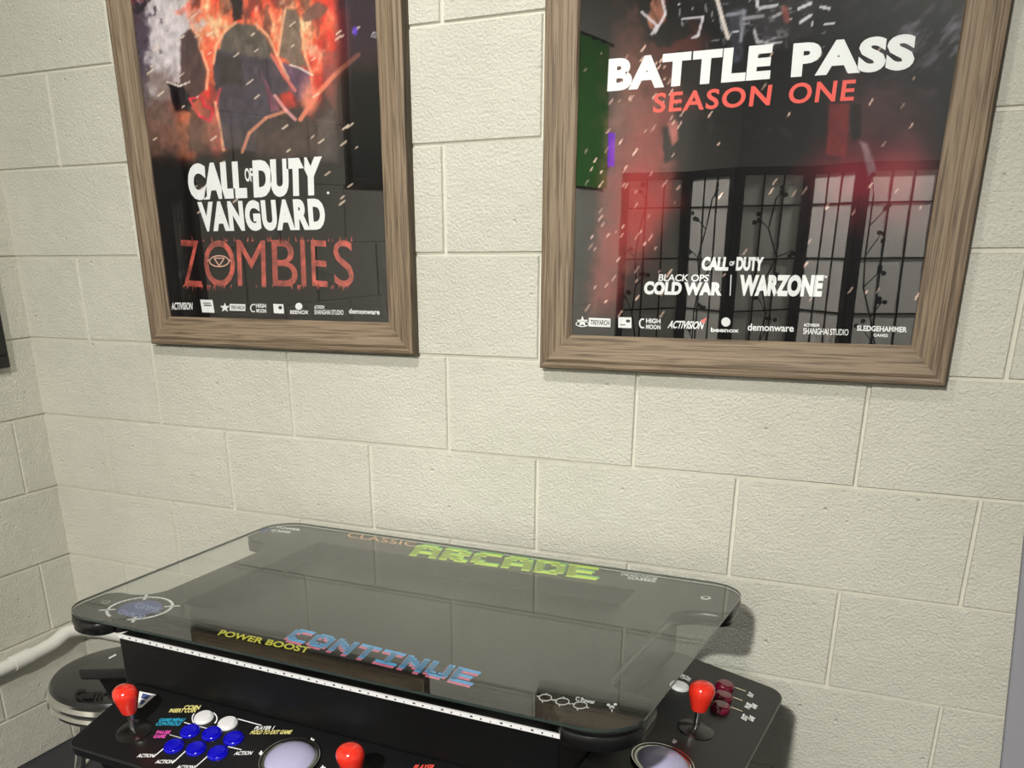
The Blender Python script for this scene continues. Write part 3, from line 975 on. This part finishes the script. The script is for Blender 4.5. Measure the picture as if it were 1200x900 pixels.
def make_stool(x, y, label, seat_z=-1.03):
    t = empty('round_stool', (x, y, FLOOR), 0, label, 'stool', 'round chrome banded stools')
    h = seat_z - FLOOR
    MB().lathe([(0.168, h - 0.05), (0.172, h - 0.03), (0.172, h - 0.012), (0.166, h - 0.003), (0.15, h), (0.05, h + 0.003), (0.001, h + 0.003)], 56).go('seat', M['vinyl'], t, smooth=True)
    MB().lathe([(0.170, h - 0.058), (0.178, h - 0.056), (0.182, h - 0.047), (0.179, h - 0.0385), (0.176, h - 0.037), (0.179, h - 0.0355), (0.182, h - 0.027), (0.178, h - 0.017), (0.172, h - 0.014), (0.168, h - 0.02), (0.168, h - 0.05)], 72).go('chrome_band', M['chrome'], t, smooth=True)
    for i in range(4):
        a = math.pi / 4 + i * math.pi / 2
        c, s = math.cos(a), math.sin(a)
        MB().tube([(0.10 * c, 0.10 * s, h - 0.05), (0.14 * c, 0.14 * s, h * 0.5), (0.175 * c, 0.175 * s, 0.0)], 0.0125, 12).go('leg', M['chrome'], t, smooth=True)
    MB().torus(0.148, 0.008, (0, 0, 0.2)).go('foot_ring', M['chrome'], t, smooth=True)
    return t


sc = on_z(150, 786, -1.06)
st = make_stool(sc[0], sc[1], 'black round stool with chrome band tucked behind the arcade table by the corner', -1.06)
lettering(text_flat('Game', 0.05), on_z(86, 819.5, -1.0565), on_z(128, 818, -1.0565), on_z(89, 808, -1.0565), M['gloss'], st, 'seat_lettering', lambda q: (q[0] - sc[0], q[1] - sc[1], q[2] - FLOOR))

# ------------------------------------------------------------------ cocktail arcade table
GW, GD, ANG = 0.9496, 0.5787, -0.01313
GZ = -0.750                                    # height of the glass
SCL = (GZ - CAM[2]) / (-0.690 - CAM[2])        # true size of the drawing below
TC = CAM[:2] + (np.array([1.453, -0.576]) - CAM[:2]) * SCL
H = (GZ - FLOOR) / SCL
ca, sa = math.cos(ANG), math.sin(ANG)
tab = empty('arcade_table', (TC[0], TC[1], FLOOR), ANG, 'black cocktail arcade table with a glass top and side control panels', 'arcade table')
tab.scale = (SCL, SCL, SCL)


def loc(P):   # world -> table local
    dx, dy = P[0] - TC[0], P[1] - TC[1]
    return np.array([dx * ca + dy * sa, -dx * sa + dy * ca, P[2] - FLOOR]) / SCL


def wor(P):
    P = np.asarray(P) * SCL
    return np.array([TC[0] + P[0] * ca - P[1] * sa, TC[1] + P[0] * sa + P[1] * ca, P[2] + FLOOR])


hx, hy = GW / 2, GD / 2
gl = rounded(-hx, hx, -hy, hy, 0.062, 10)
k = MB().prism(gl, H - 0.004, H)
n = len(gl)
add('glass_top', k.v, k.f, None, tab, mats=[M['glass'], M['glassedge']], fm=[0, 0] + [1] * n)


def arc(cx, cy, r, a0, a1, n=7):
    return [(cx + r * math.cos(math.radians(a0 + (a1 - a0) * i / n)), cy + r * math.sin(math.radians(a0 + (a1 - a0) * i / n))) for i in range(n + 1)]


def board_outline():
    # right half, from front notch round to the back centre; mirrored for the left half
    R = [(0.0, -0.212), (0.305, -0.212)] + arc(0.315, -0.262, 0.05, 80, 18, 6) + [(0.372, -0.262)]
    R += arc(0.405, -0.262, 0.026, 180, 265, 5) + arc(hx - 0.060, -hy + 0.060, 0.060, -85, 0, 9)
    R += arc(hx - 0.024, -0.192, 0.024, 0, 80, 6) + arc(0.442, -0.118, 0.050, 262, 180, 7)
    R += arc(0.442, 0.118, 0.050, 180, 98, 7) + arc(hx - 0.024, 0.192, 0.024, -80, 0, 6)
    R += arc(hx - 0.060, hy - 0.060, 0.060, 0, 90, 9)
    Lh = [(-x, y) for x, y in reversed(R)]
    pts = R + Lh
    out = []
    for q in pts:
        if not out or math.hypot(q[0] - out[-1][0], q[1] - out[-1][1]) > 1e-4:
            out.append(q)
    if math.hypot(out[0][0] - out[-1][0], out[0][1] - out[-1][1]) < 1e-4:
        out.pop()
    return out


BT, BB = H - 0.0060, H - 0.030          # board top and underside
WX0, WX1, WY0, WY1 = -0.325, 0.312, -0.165, 0.210    # the screen well
ol = board_outline()
bm = bmesh.new()


def ring_verts(pts, z):
    return [bm.verts.new((x, y, z)) for x, y in pts]


well = rounded(WX0, WX1, WY0, WY1, 0.006, 3)
for zz in (BT, BB):
    a, b2 = ring_verts(ol, zz), ring_verts(well, zz)
    ed = [bm.edges.new((q[i], q[(i + 1) % len(q)])) for q in (a, b2) for i in range(len(q))]
    bmesh.ops.triangle_fill(bm, use_beauty=True, use_dissolve=False, edges=ed)
    if zz == BT:
        ta, tb = a, b2
    else:
        for up, lo in ((ta, a), (tb, b2)):
            for i in range(len(up)):
                j = (i + 1) % len(up)
                bm.faces.new((up[i], up[j], lo[j], lo[i]))
bmesh.ops.recalc_face_normals(bm, faces=bm.faces[:])
me = bpy.data.meshes.new('tabletop'); bm.to_mesh(me); bm.free()
me.materials.append(M['black'])
top = bpy.data.objects.new('tabletop', me); COL.objects.link(top); top.parent = tab
# rounded edge molding round the board
mo = MB()
nn = len(ol)
cen = np.array(ol)
nrm = []
for i in range(nn):
    d = cen[(i + 1) % nn] - cen[i - 1]
    d = d / (np.linalg.norm(d) + 1e-9)
    nrm.append(np.array([d[1], -d[0]]))
prof = [(0.0, BT), (0.0035, BT - 0.003), (0.0055, BT - 0.011), (0.0035, BB + 0.003), (0.0, BB)]
for i in range(nn):
    for dd, zz in prof:
        mo.v.append((cen[i][0] + nrm[i][0] * (dd - 0.004), cen[i][1] + nrm[i][1] * (dd - 0.004), zz))
np_ = len(prof)
for i in range(nn):
    j = (i + 1) % nn
    for q in range(np_ - 1):
        mo.f.append((i * np_ + q, j * np_ + q, j * np_ + q + 1, i * np_ + q + 1))
mo.go('edge_molding', M['rubber'], tab, smooth=True)

# screen sunk in its well
w = MB()
SD = H - 0.048
w.box(WX0 - 0.008, WX0, WY0 - 0.008, WY1 + 0.008, SD, BB); w.box(WX1, WX1 + 0.008, WY0 - 0.008, WY1 + 0.008, SD, BB)
w.box(WX0, WX1, WY0 - 0.008, WY0, SD, BB); w.box(WX0, WX1, WY1, WY1 + 0.008, SD, BB)
w.go('screen_bezel', M['bezel'], tab)
MB().box(WX0 - 0.006, WX1 + 0.006, WY0 - 0.006, WY1 + 0.006, SD - 0.012, SD + 0.001).go('screen', M['screen'], tab)

# cabinet body below
BX, BYF, BYB = 0.375, -0.259, 0.245
MB().box(-BX, BX, BYF, BYB, 0.10, BB - 0.004).go('cabinet_body', M['black'], tab, bevel=0.004)
MB().box(-BX + 0.04, BX - 0.04, BYF + 0.04, BYB - 0.04, 0.0, 0.10).go('base_plinth', M['bezel'], tab)
# light strip just under the front edge
ls = MB().box(-0.370, 0.380, BYF - 0.0035, BYF - 0.0002, H - 0.0375, H - 0.0315)
lsp = ls.go('light_strip', M['whiteplastic'], tab)
ck = MB()
for i in range(52):
    xx = -0.362 + i * 0.0143
    ww = (0.0012, 0.0035, 0.0022)[i % 3]
    z0 = (H - 0.0362, H - 0.0348, H - 0.0355)[i % 3]
    ck.box(xx, xx + ww, BYF - 0.0041, BYF - 0.003, z0, z0 + 0.0020)
ck.go('strip_chips', M['bezel'], lsp)


# control panels: a sloping slab on a box, built in (across, out, up) axes of each side
def control_panel(side, half, out0, out1, zb, zf, r=0.03):
    """side 0 front, 1 right, 2 left; zb / zf: height of the slab at the cabinet and at its lip, relative to the glass"""
    if side == 0:
        ax, ou, o0 = np.array([1, 0, 0.]), np.array([0, -1, 0.]), np.array([0, BYF, 0.])
    elif side == 1:
        ax, ou, o0 = np.array([0, 1, 0.]), np.array([1, 0, 0.]), np.array([BX, 0, 0.])
    else:
        ax, ou, o0 = np.array([0, -1, 0.]), np.array([-1, 0, 0.]), np.array([-BX, 0, 0.])
    L = out1 - out0
    sl = (zf - zb) / L
    e = np.array([0, 0, 1.0])
    run = math.hypot(L, zf - zb)
    ov = (ou * L + e * (zf - zb)) / run
    up = np.cross(ax, ov); up = up if up[2] > 0 else -up
    org = o0 + e * (H + zb)
    outl = [(-half, 0), (half, 0)]
    pts = [( half, 0.0)] + arc(half - r, run - r, r, 0, 90, 6) + arc(-half + r, run - r, r, 90, 180, 6) + [(-half, 0.0)]
    th = 0.019
    V = [org + ax * a + ov * b2 - up * th for a, b2 in pts] + [org + ax * a + ov * b2 for a, b2 in pts]
    kk = len(pts)
    F = [tuple(range(kk)), tuple(range(2 * kk - 1, kk - 1, -1))] + [(i, (i + 1) % kk, kk + (i + 1) % kk, kk + i) for i in range(kk)]
    slab = add('control_panel', V, F, M['panelblack'], tab, bevel=0.004, seg=3)
    # box under the slab, tapering inwards
    h2, l2, dep = half - 0.02, run - 0.022, 0.095
    q0 = [(-h2, 0.0), (h2, 0.0), (h2, l2), (-h2, l2)]
    q1 = [(-h2 + 0.02, 0.0), (h2 - 0.02, 0.0), (h2 - 0.02, l2 - 0.03), (-h2 + 0.02, l2 - 0.03)]
    V = [org + ax * a + ov * b2 - up * th for a, b2 in q0]
    V += [np.array([*(org + ax * a + ou * b2)[:2], H + zf - dep]) for a, b2 in q1]
    add('control_box', V, [(3, 2, 1, 0), (4, 5, 6, 7), (0, 1, 5, 4), (1, 2, 6, 5), (2, 3, 7, 6), (3, 0, 4, 7)], M['black'], tab, bevel=0.006)
    R = np.array([[ca, -sa, 0], [sa, ca, 0], [0, 0, 1]])
    oW, nW = wor(org), R @ up

    def at(x, y, lift=0.0):              # photo position -> point on the slab, table-local
        return loc(on_plane(x, y, oW + nW * lift * SCL, nW))
    return slab, at, (ax, ov, up)


front, fat, fax = control_panel(0, 0.352, 0.0, 0.153, -0.112, -0.150, 0.02)
right, rat, rax = control_panel(1, 0.240, 0.0, 0.185, -0.112, -0.150, 0.028)
left, lat, lax = control_panel(2, 0.212, 0.0, 0.178, -0.112, -0.150, 0.014)


def button(p, ax, m, r=0.0155, tall=0.0, label=None):
    u, v, n2 = ax
    b = MB().lathe([(r, -0.002), (r, 0.001 + tall), (r - 0.0012, 0.0035 + tall), (r * 0.86, 0.0042 + tall), (r * 0.8, 0.003 + tall), (r * 0.78, 0.003 + tall)], 28, p, ax).go('button', m, tab, smooth=True)
    MB().lathe([(r * 0.77, 0.0 + tall), (r * 0.77, 0.0048 + tall), (r * 0.6, 0.0056 + tall), (0.001, 0.0048 + tall)], 28, p, ax).go('plunger', m, b, smooth=True)
    if label:
        b['label'] = label
    return b


def joystick(p, ax, hgt):
    d_ = ax[2] * 0.3 + np.array([0, 0, 0.7]); d_ /= np.linalg.norm(d_)
    flat_ = ax
    u_ = ax[0]; v_ = np.cross(d_, u_); ax = (u_, v_, d_)
    j = MB().lathe([(0.0048, 0.0), (0.0048, hgt * 0.62)], 16, p, ax).go('joystick', M['chrome'], tab, smooth=True)
    hb = hgt * 0.43
    hh = hgt - hb
    pr = [(0.006, 0.0), (0.0110, 0.0), (0.0125, 0.004), (0.0150, hh * 0.3), (0.0180, hh * 0.55), (0.0188, hh * 0.70), (0.0172, hh * 0.84), (0.0128, hh * 0.945), (0.006, hh * 0.99), (0.0005, hh)]
    MB().lathe([(r, z + hb) for r, z in pr], 32, p, ax).go('bat_handle', M['redplastic'], j, smooth=True)
    MB().lathe([(0.027, 0.0), (0.027, 0.0012), (0.023, 0.0026), (0.012, 0.0045), (0.0055, 0.0055)], 36, p, flat_).go('dust_washer', M['darkchrome'], j, smooth=True)
    return j


def trackball(p, ax, r=0.0375):
    t = MB().lathe([(r + 0.006, 0.0), (r + 0.006, 0.003), (r + 0.004, 0.0042), (r + 0.0005, 0.003), (r + 0.0005, -0.001)], 48, p, ax).go('trackball_ring', M['rubber'], tab, smooth=True)
    MB().lathe([(r + 0.0058, 0.0035), (r + 0.0058, 0.0047), (r + 0.0046, 0.0047), (r + 0.0046, 0.0035)], 48, p, ax).go('ring_highlight', M['chrome'], t, smooth=True)
    pr = []
    for i in range(14):
        a = math.radians(-10 + 100 * i / 13)
        pr.append((max(r * 1.02 * math.cos(a), 0.0004), r * 0.55 * math.sin(a) - 0.004))
    MB().lathe(pr, 48, p, ax).go('ball', M['ball'], t, smooth=True)
    return t


def stick_height(base, ax, ytop):
    lo, hi = 0.03, 0.2
    for _ in range(40):
        md = (lo + hi) / 2
        _, y = to_px(wor(base + ax[2] * md))
        lo, hi = (md, hi) if y > ytop else (lo, md)
    return lo


# front controls
b0 = fat(157, 857)
HS = 0.87 * stick_height(b0, fax, 802)
joystick(b0, fax, HS)
for q in ((223, 857.5), (248.5, 860.5), (274, 866), (204, 875), (230, 878), (255.5, 883)):
    button(fat(*q), fax, M['blueplastic'])
button(fat(239, 841.5), fax, M['whiteplastic'])
button(fat(267, 848.5), fax, M['whiteplastic'])
trackball(fat(340, 891), fax)
# second stick: only its handle shows
best = None
for yy in range(900, 980, 2):
    p2 = fat(413 + (yy - 900) * 0.1, yy)
    if best is None or abs(to_px(wor(p2 + fax[2] * HS))[1] - 880.0) < best[0]:
        best = (abs(to_px(wor(p2 + fax[2] * HS))[1] - 880.0), p2)
joystick(best[1], fax, HS)
# right-hand controls
c0 = rat(815.5, 855)
joystick(c0, rax, HS)
for q in ((848.5, 806.5), (846.5, 819.5), (843.5, 831.5)):
    button(rat(*q), rax, M['maroon'], 0.0150, 0.005)
button(rat(796, 805), rax, M['whiteplastic'])
trackball(rat(776, 895), rax)


# printed panel art
def pl_txt(at, s, bl, br, tl, m, par, bold=0.03, lift=0.0006, space=1.0):
    return lettering(text_flat(s, bold, space), at(*bl, lift), at(*br, lift), at(*tl, lift), m, par, 'lettering')


def pl_shape(at, polys, m, par, name='printed_mark', lift=0.0006):
    for pts in polys:
        kq = MB(); kq.poly([at(*q, lift) for q in pts]); kq.go(name, m, par)


T_ = lambda *a: pl_txt(fat, *a, front)
T_('COIN', (214.3, 831.3), (233, 831.3), (217.2, 826.4), M['paleyellow'])
T_('INSERT COIN', (197.4, 835), (228.3, 835), (200.3, 830.4), M['paleyellow'])
T_('GAME MENU', (185.2, 845.6), (215, 845.6), (188.2, 841.6), M['cyan'])
T_('CONTROLS', (181.7, 850.3), (210.5, 850.3), (184.8, 846.2), M['cyan'])
T_('PAUSE', (182.3, 860), (198.6, 860), (184.6, 856), M['magenta'])
T_('GAME', (179, 865), (193, 865), (181.5, 860.7), M['magenta'])
T_('ACTION', (160, 887.5), (179, 887.5), (163, 883.4), M['white'])
T_('ACTION', (181.3, 894.7), (201.7, 894.7), (184.2, 890.3), M['white'])
T_('ACTION', (206, 901), (226, 901), (209, 896.8), M['white'])
T_('ACTION', (273.8, 885), (294, 884.6), (276.8, 880.4), M['white'])
T_('PLAYER 1', (297.4, 855.1), (319.5, 855), (300.4, 851), M['white'])
T_('HOLD TO EXIT GAME', (292.5, 860.4), (340, 860.3), (296, 855.6), M['paleyellow'])
T_('PLAYER', (483, 902), (507, 902), (487, 896), M['red'])
pl_shape(fat, [line(192, 877, 179.5, 887.3, 1.1), line(217.8, 879.8, 201.7, 894.6, 1.1), line(243, 886.4, 228, 899.6, 1.1), line(267.4, 875, 283, 878.6, 1.1),
               line(215.5, 846.5, 244, 854, 0.9), line(199, 861, 213, 865, 0.7), line(278.5, 842.4, 306.5, 850, 1.2)] +
         ring(239, 842, 14.5, 10.5, 1.3, 8, 150, 215) + ring(239, 842, 16, 10.5, 1.5, 8, -45, 35), M['white'], front, 'pointer_line')
paw = lambda x, y: [[(x - 2.6, y - 1.2), (x - 1.2, y - 0.8), (x - 0.4, y - 3.2), (x + 1.0, y - 3.0), (x + 1.2, y - 0.9), (x + 3.2, y - 1.6), (x + 3.6, y - 0.4), (x + 2.2, y + 1.4), (x, y + 2.4), (x - 2.0, y + 1.6)]]
pl_shape(fat, paw(306, 882.8) + paw(365, 867.5) + paw(378, 900), M['white'], front, 'paw_mark')
pl_shape(fat, [[(163.5, 810), (183, 814), (166, 829), (160.5, 829.5)]], M['white'], front, 'paper_sticker')
pl_shape(fat, [[(167.5, 812.5), (177, 814.8), (171.5, 819.5), (165, 818)], [(165.5, 820), (171, 821), (166.5, 825.5), (164, 825.5)]], M['steelblue'], front, 'sticker_print', 0.0011)


def rl(s, cx, cy, m=M['white'], L=10.5, W=4.6):
    # reads from the player's side: along the panel towards the back wall
    p0 = rat(cx, cy, 0.0006)
    ax_, ov_ = rax[0], rax[1]
    a, b2 = 0.0075 * L / 10.5, 0.0045 * W / 4.6
    bl = p0 - ax_ * a + ov_ * b2
    lettering(text_flat(s, 0.05), bl, bl + ax_ * 2 * a, bl - ov_ * 2 * b2 + ax_ * 0.003, m, right, 'lettering')


rl('PLAY', 879.5, 814.5); rl('PAUSE', 876.5, 827.5, L=13); rl('GAME', 883.5, 828); rl('EXIT', 872.5, 841, L=12); rl('GAME', 880.5, 842.5)
rl('COIN', 799.5, 793); rl('PLAY', 806, 795.5)
pl_shape(rat, [line(860.5, 805, 874, 810, 0.8), line(855.5, 815.5, 870, 821, 0.8), line(854, 827.5, 870, 833.5, 0.8)], M['cream'], right, 'pointer_line')
pl_shape(rat, paw(790, 869) + paw(736, 872), M['white'], right, 'paw_mark')
pl_shape(lat, [line(127.5, 771.5, 136, 767, 1.8)], M['white'], left, 'pointer_line')

# printed art under the glass
PZ = GZ - 0.0056 * SCL


def tp(x, y, z=PZ):
    return loc(on_z(x, y, z))


def tt(tf, bl, br, tl, m, lift=0.0, name='lettering'):
    return lettering(tf, tp(*bl), tp(*br), tp(*tl), m, top, name, None, (0, 0, lift))


def ts(polys, m, name='printed_mark', lift=0.0):
    kq = MB()
    for pts in polys:
        kq.poly([tp(*q) + np.array([0, 0, lift]) for q in pts])
    return kq.go(name, m, top)


tt(text_pixel('ARCADE', 1.2, 0.28), (479, 651), (699, 680.5), (489, 638), M['lime'], 0.0003, 'title_lettering')
tt(text_pixel('ARCADE', 1.2, 0.2), (481, 650), (702, 679), (491.5, 636.5), M['limedark'], 0.0, 'title_shadow')
tt(text_flat('CLASSIC', 0.01, 1.1), (406, 629), (486, 641), (409, 624), M['orange'], 0.0, 'title_lettering')
tt(text_pixel('CONTINUE', 1.2, 0.25), (333, 749), (553, 804), (349, 736), M['blueink'], 0.0003, 'title_lettering')
tt(text_pixel('CONTINUE', 1.2, 0.2), (330, 751), (550, 806), (346, 738), M['pinkink'], 0.0, 'title_shadow')
tt(text_flat('POWER BOOST', 0.03, 1.02), (254.5, 744), (360, 765.5), (260, 738), M['yellow'], 0.0, 'title_lettering')

# crosshair with blue disc on the front left corner (a true circle on the board)
cc = tp(164, 712.5)
cr = 0.5 * np.linalg.norm(tp(121.5, 716) - tp(207.5, 709)) * 0.93
k = MB()
for i in range(64):
    a, b2 = 2 * math.pi * i / 64, 2 * math.pi * (i + 1) / 64
    if 250 < math.degrees(a) < 290:
        continue
    w0 = 0.0042 + 0.0012 * (i % 2)
    k.poly([cc + np.array([math.cos(q) * r, math.sin(q) * r, 0]) for q, r in ((a, cr), (b2, cr), (b2, cr - w0), (a, cr - w0))])
for a in (35, 125, 215, 305):
    a = math.radians(a); d = np.array([math.cos(a), math.sin(a), 0]); s = np.array([-d[1], d[0], 0]) * 0.0025
    k.poly([cc + d * cr * 0.72 + s, cc + d * cr * 1.2 + s, cc + d * cr * 1.2 - s, cc + d * cr * 0.72 - s])
k.go('crosshair_ring', M['white'], top)
k = MB(); k.poly([cc + np.array([math.cos(2 * math.pi * i / 40) * cr * 0.66, math.sin(2 * math.pi * i / 40) * cr * 0.66, -0.0002]) for i in range(40)])
k.go('crosshair_disc', M['steelblue'], top)
gm = plain('pale_blue_ink', srgb(150, 160, 205), 0.5)
tt(text_pixel('GAME', 1.0), (157, 712), (187, 719), (162, 706.5), gm, 0.0003)
tt(text_pixel('OVER', 1.0), (137, 719), (167, 726), (142, 714), gm, 0.0003)
# small marks on the corners
ts(ring(639, 817.5, 8, 4.4, 1.2, 20) + ring(659, 822, 8.5, 4.5, 1.2, 20) + ring(680, 826.5, 8.5, 4.5, 1.2, 20) +
   [line(x0, y0, x1, y1, 1.3) for cx, cy in ((639, 817.5), (659, 822), (680, 826.5)) for x0, y0, x1, y1 in ((cx - 10, cy - 2, cx - 6, cy - 1), (cx + 6, cy + 2, cx + 10, cy + 3), (cx + 1, cy - 5.5, cx + 3, cy - 2.5), (cx - 4, cy + 3, cx - 3, cy + 6))], M['white'], 'crosshair_marks')
tt(text_flat('C Power', 0.04), (674, 821), (697, 825.5), (675, 816), M['white'])
ts([circ(717, 829, 3.2, 2.4), circ(713, 826, 2.2, 1.6), circ(721, 825.5, 2.2, 1.6), [(715, 829), (719, 829.5), (717, 835)]], M['white'], 'club_mark')
tt(text_flat('CHICAGO CUSTOM', 0.02), (727, 674), (769, 680), (728.5, 670.8), M['white'])
tt(text_flat('GAMES', 0.03), (735, 678.3), (768, 682.6), (736, 675.6), M['white'])
tt(text_flat('POWER', 0.04), (324, 619), (352, 622.3), (325, 616.6), M['white'])
tt(text_flat('GAME', 0.04), (317, 622.5), (340, 625), (318.5, 620), M['white'])
ts([[(303, 622), (314, 617.5), (318, 620), (309, 625)]], M['steelblue'], 'printed_patch')
for q in ((827, 700.5), (323, 624), (124.5, 705.5)):
    p = tp(*q)
    MB().lathe([(0.0085, -0.0005), (0.0085, 0.0004), (0.005, 0.0006), (0.005, 0.0002)], 6, p).go('bolt_head', M['whiteplastic'] if q[0] > 800 else M['chrome'], tab)
    MB().lathe([(0.0045, 0.0), (0.0045, 0.0005), (0.001, 0.0005)], 12, p).go('bolt_socket', M['bezel'], tab)

# ------------------------------------------------------------------ grey leaning panel at the right edge of the photo
gp0, gp1 = on_y(1198, 647, -0.30), on_y(1172, 900, -0.30)
lean = (gp0[0] - gp1[0]) / (gp0[2] - gp1[2])
zt = 0.0 - FLOOR
gx = gp1[0] + lean * (FLOOR - gp1[2])
gp = empty('display_board', (gx, -0.30, FLOOR), 0, 'plain grey board at the right edge of the photo beside the block wall', 'board')
top_z = (-0.52) - FLOOR
k = MB()
V = [(lean * z_ + dx, dy, z_) for z_ in (0.02, top_z) for dy in (0.0, 0.03) for dx in (0.0, 0.7)]
add('board', V, [(0, 2, 3, 1), (4, 5, 7, 6), (0, 1, 5, 4), (2, 6, 7, 3), (0, 4, 6, 2), (1, 3, 7, 5)], M['grey'], gp, bevel=0.004)
MB().box(0.05, 0.12, -0.12, 0.16, 0, 0.025).go('foot', M['darkchrome'], gp, bevel=0.004)
MB().box(0.58, 0.65, -0.12, 0.16, 0, 0.025).go('foot', M['darkchrome'], gp, bevel=0.004)

# ------------------------------------------------------------------ folding paper screen behind the viewer, seen in the poster glazing
fs = empty('folding_screen', (1.330, -2.60, FLOOR), 0, 'white paper folding screen with black lattice, reflected in the dark poster', 'folding screen')
xs = [-0.606, -0.367, -0.128, 0.115, 0.340, 0.606]
SH = 1.56
for i, (a, b2) in enumerate(zip(xs[:-1], xs[1:])):
    ya, yb = (0.10, -0.08) if i % 2 == 0 else (-0.08, 0.10)
    d = np.array([b2 - a, yb - ya]); Lp = np.linalg.norm(d); an = math.atan2(d[1], d[0])
    k = MB()
    k.box(0.004, 0.030, -0.011, 0.011, 0, SH); k.box(Lp - 0.030, Lp - 0.004, -0.011, 0.011, 0, SH)
    for zz in (0.02, SH - 0.03):
        k.box(0.03, Lp - 0.03, -0.011, 0.011, zz, zz + 0.03)
    for j in range(1, 8):
        k.box(0.03, Lp - 0.03, -0.005, 0.005, 0.02 + j * 0.2, 0.026 + j * 0.2)
    for j in (1, 2):
        xx = 0.03 + (Lp - 0.06) * j / 3
        k.box(xx - 0.003, xx + 0.003, -0.005, 0.005, 0.04, SH - 0.03)
    f = k.go('lattice_frame', M['blackwood'], fs)
    f.location = (a, ya, 0); f.rotation_euler = (0, 0, an)
    pq = MB().box(0.03, Lp - 0.03, -0.0008, 0.0008, 0.05, SH - 0.03).go('paper_panel', M['paper'], f)
    rt = random.Random(20 + i)
    if i in (0, 1, 2, 4):
        k = MB(); q = np.array([rt.uniform(0.06, 0.14), 0.004, 0.35]); tw = [q]
        while q[2] < 1.35:
            q = q + np.array([rt.uniform(-0.05, 0.05), 0, 0.11]); q[0] = min(max(q[0], 0.05), Lp - 0.05); tw.append(q)
            if rt.random() < 0.85:
                e2 = q + np.array([rt.choice((-1, 1)) * rt.uniform(0.03, 0.08), 0, rt.uniform(0.02, 0.08)]); e2[0] = min(max(e2[0], 0.035), Lp - 0.035)
                k.tube([q, e2], 0.0022, 6)
                for _ in range(3):
                    c2 = e2 + np.array([rt.uniform(-0.02, 0.02), 0.0, rt.uniform(-0.02, 0.02)])
                    k.poly([(c2[0] + 0.011 * math.cos(a), 0.0035, c2[2] + 0.009 * math.sin(a)) for a in [j * math.pi / 4 for j in range(8)]])
        k.tube(tw, 0.0032, 6); k.go('painted_branch', M['blackwood'], pq)
# a second stool in front of it
d = ray(957, 370); wpt = on_y(957, 370, -0.02)
rr_ = d.copy(); rr_[1] *= -1
tq = (-1.06 - wpt[2]) / rr_[2]
sp = wpt + rr_ * tq
s2 = copy_tree(st)
s2.location = (sp[0], max(sp[1], -2.24), FLOOR)
s2['label'] = 'black round stool with chrome band standing before the folding screen'

# green cloth and violet bar, added to colour the reflection in the dark poster's glazing
bn = empty('reflection_hanging', (0.0, -3.90, 0.05), 0, 'green cloth and violet light bar on the side wall, added for the coloured reflection in the dark poster', 'reflection stand-in')
k = MB()
NB = 24
for i in range(NB + 1):
    yy = -0.36 + 0.72 * i / NB
    xx = 0.02 + 0.010 * math.sin(i * 1.3)
    k.v += [(xx, yy, 0.0), (xx, yy, 0.72), (xx + 0.004, yy, 0.72), (xx + 0.004, yy, 0.0)]
for i in range(NB):
    for q in range(4):
        k.f.append((i * 4 + q, i * 4 + (q + 1) % 4, i * 4 + 4 + (q + 1) % 4, i * 4 + 4 + q))
k.go('cloth', plain('green_cloth', srgb(70, 150, 58), 0.8), bn, smooth=True)
MB().tube([(0.02, -0.42, 0.725), (0.02, 0.40, 0.725)], 0.009, 10).go('rod', M['blackwood'], bn, smooth=True)
MB().box(0.004, 0.03, -0.46, -0.38, 0.12, 0.29).go('light_bar', emitter('violet_light', (0.2, 0.03, 1.0, 1), 3.0), bn)
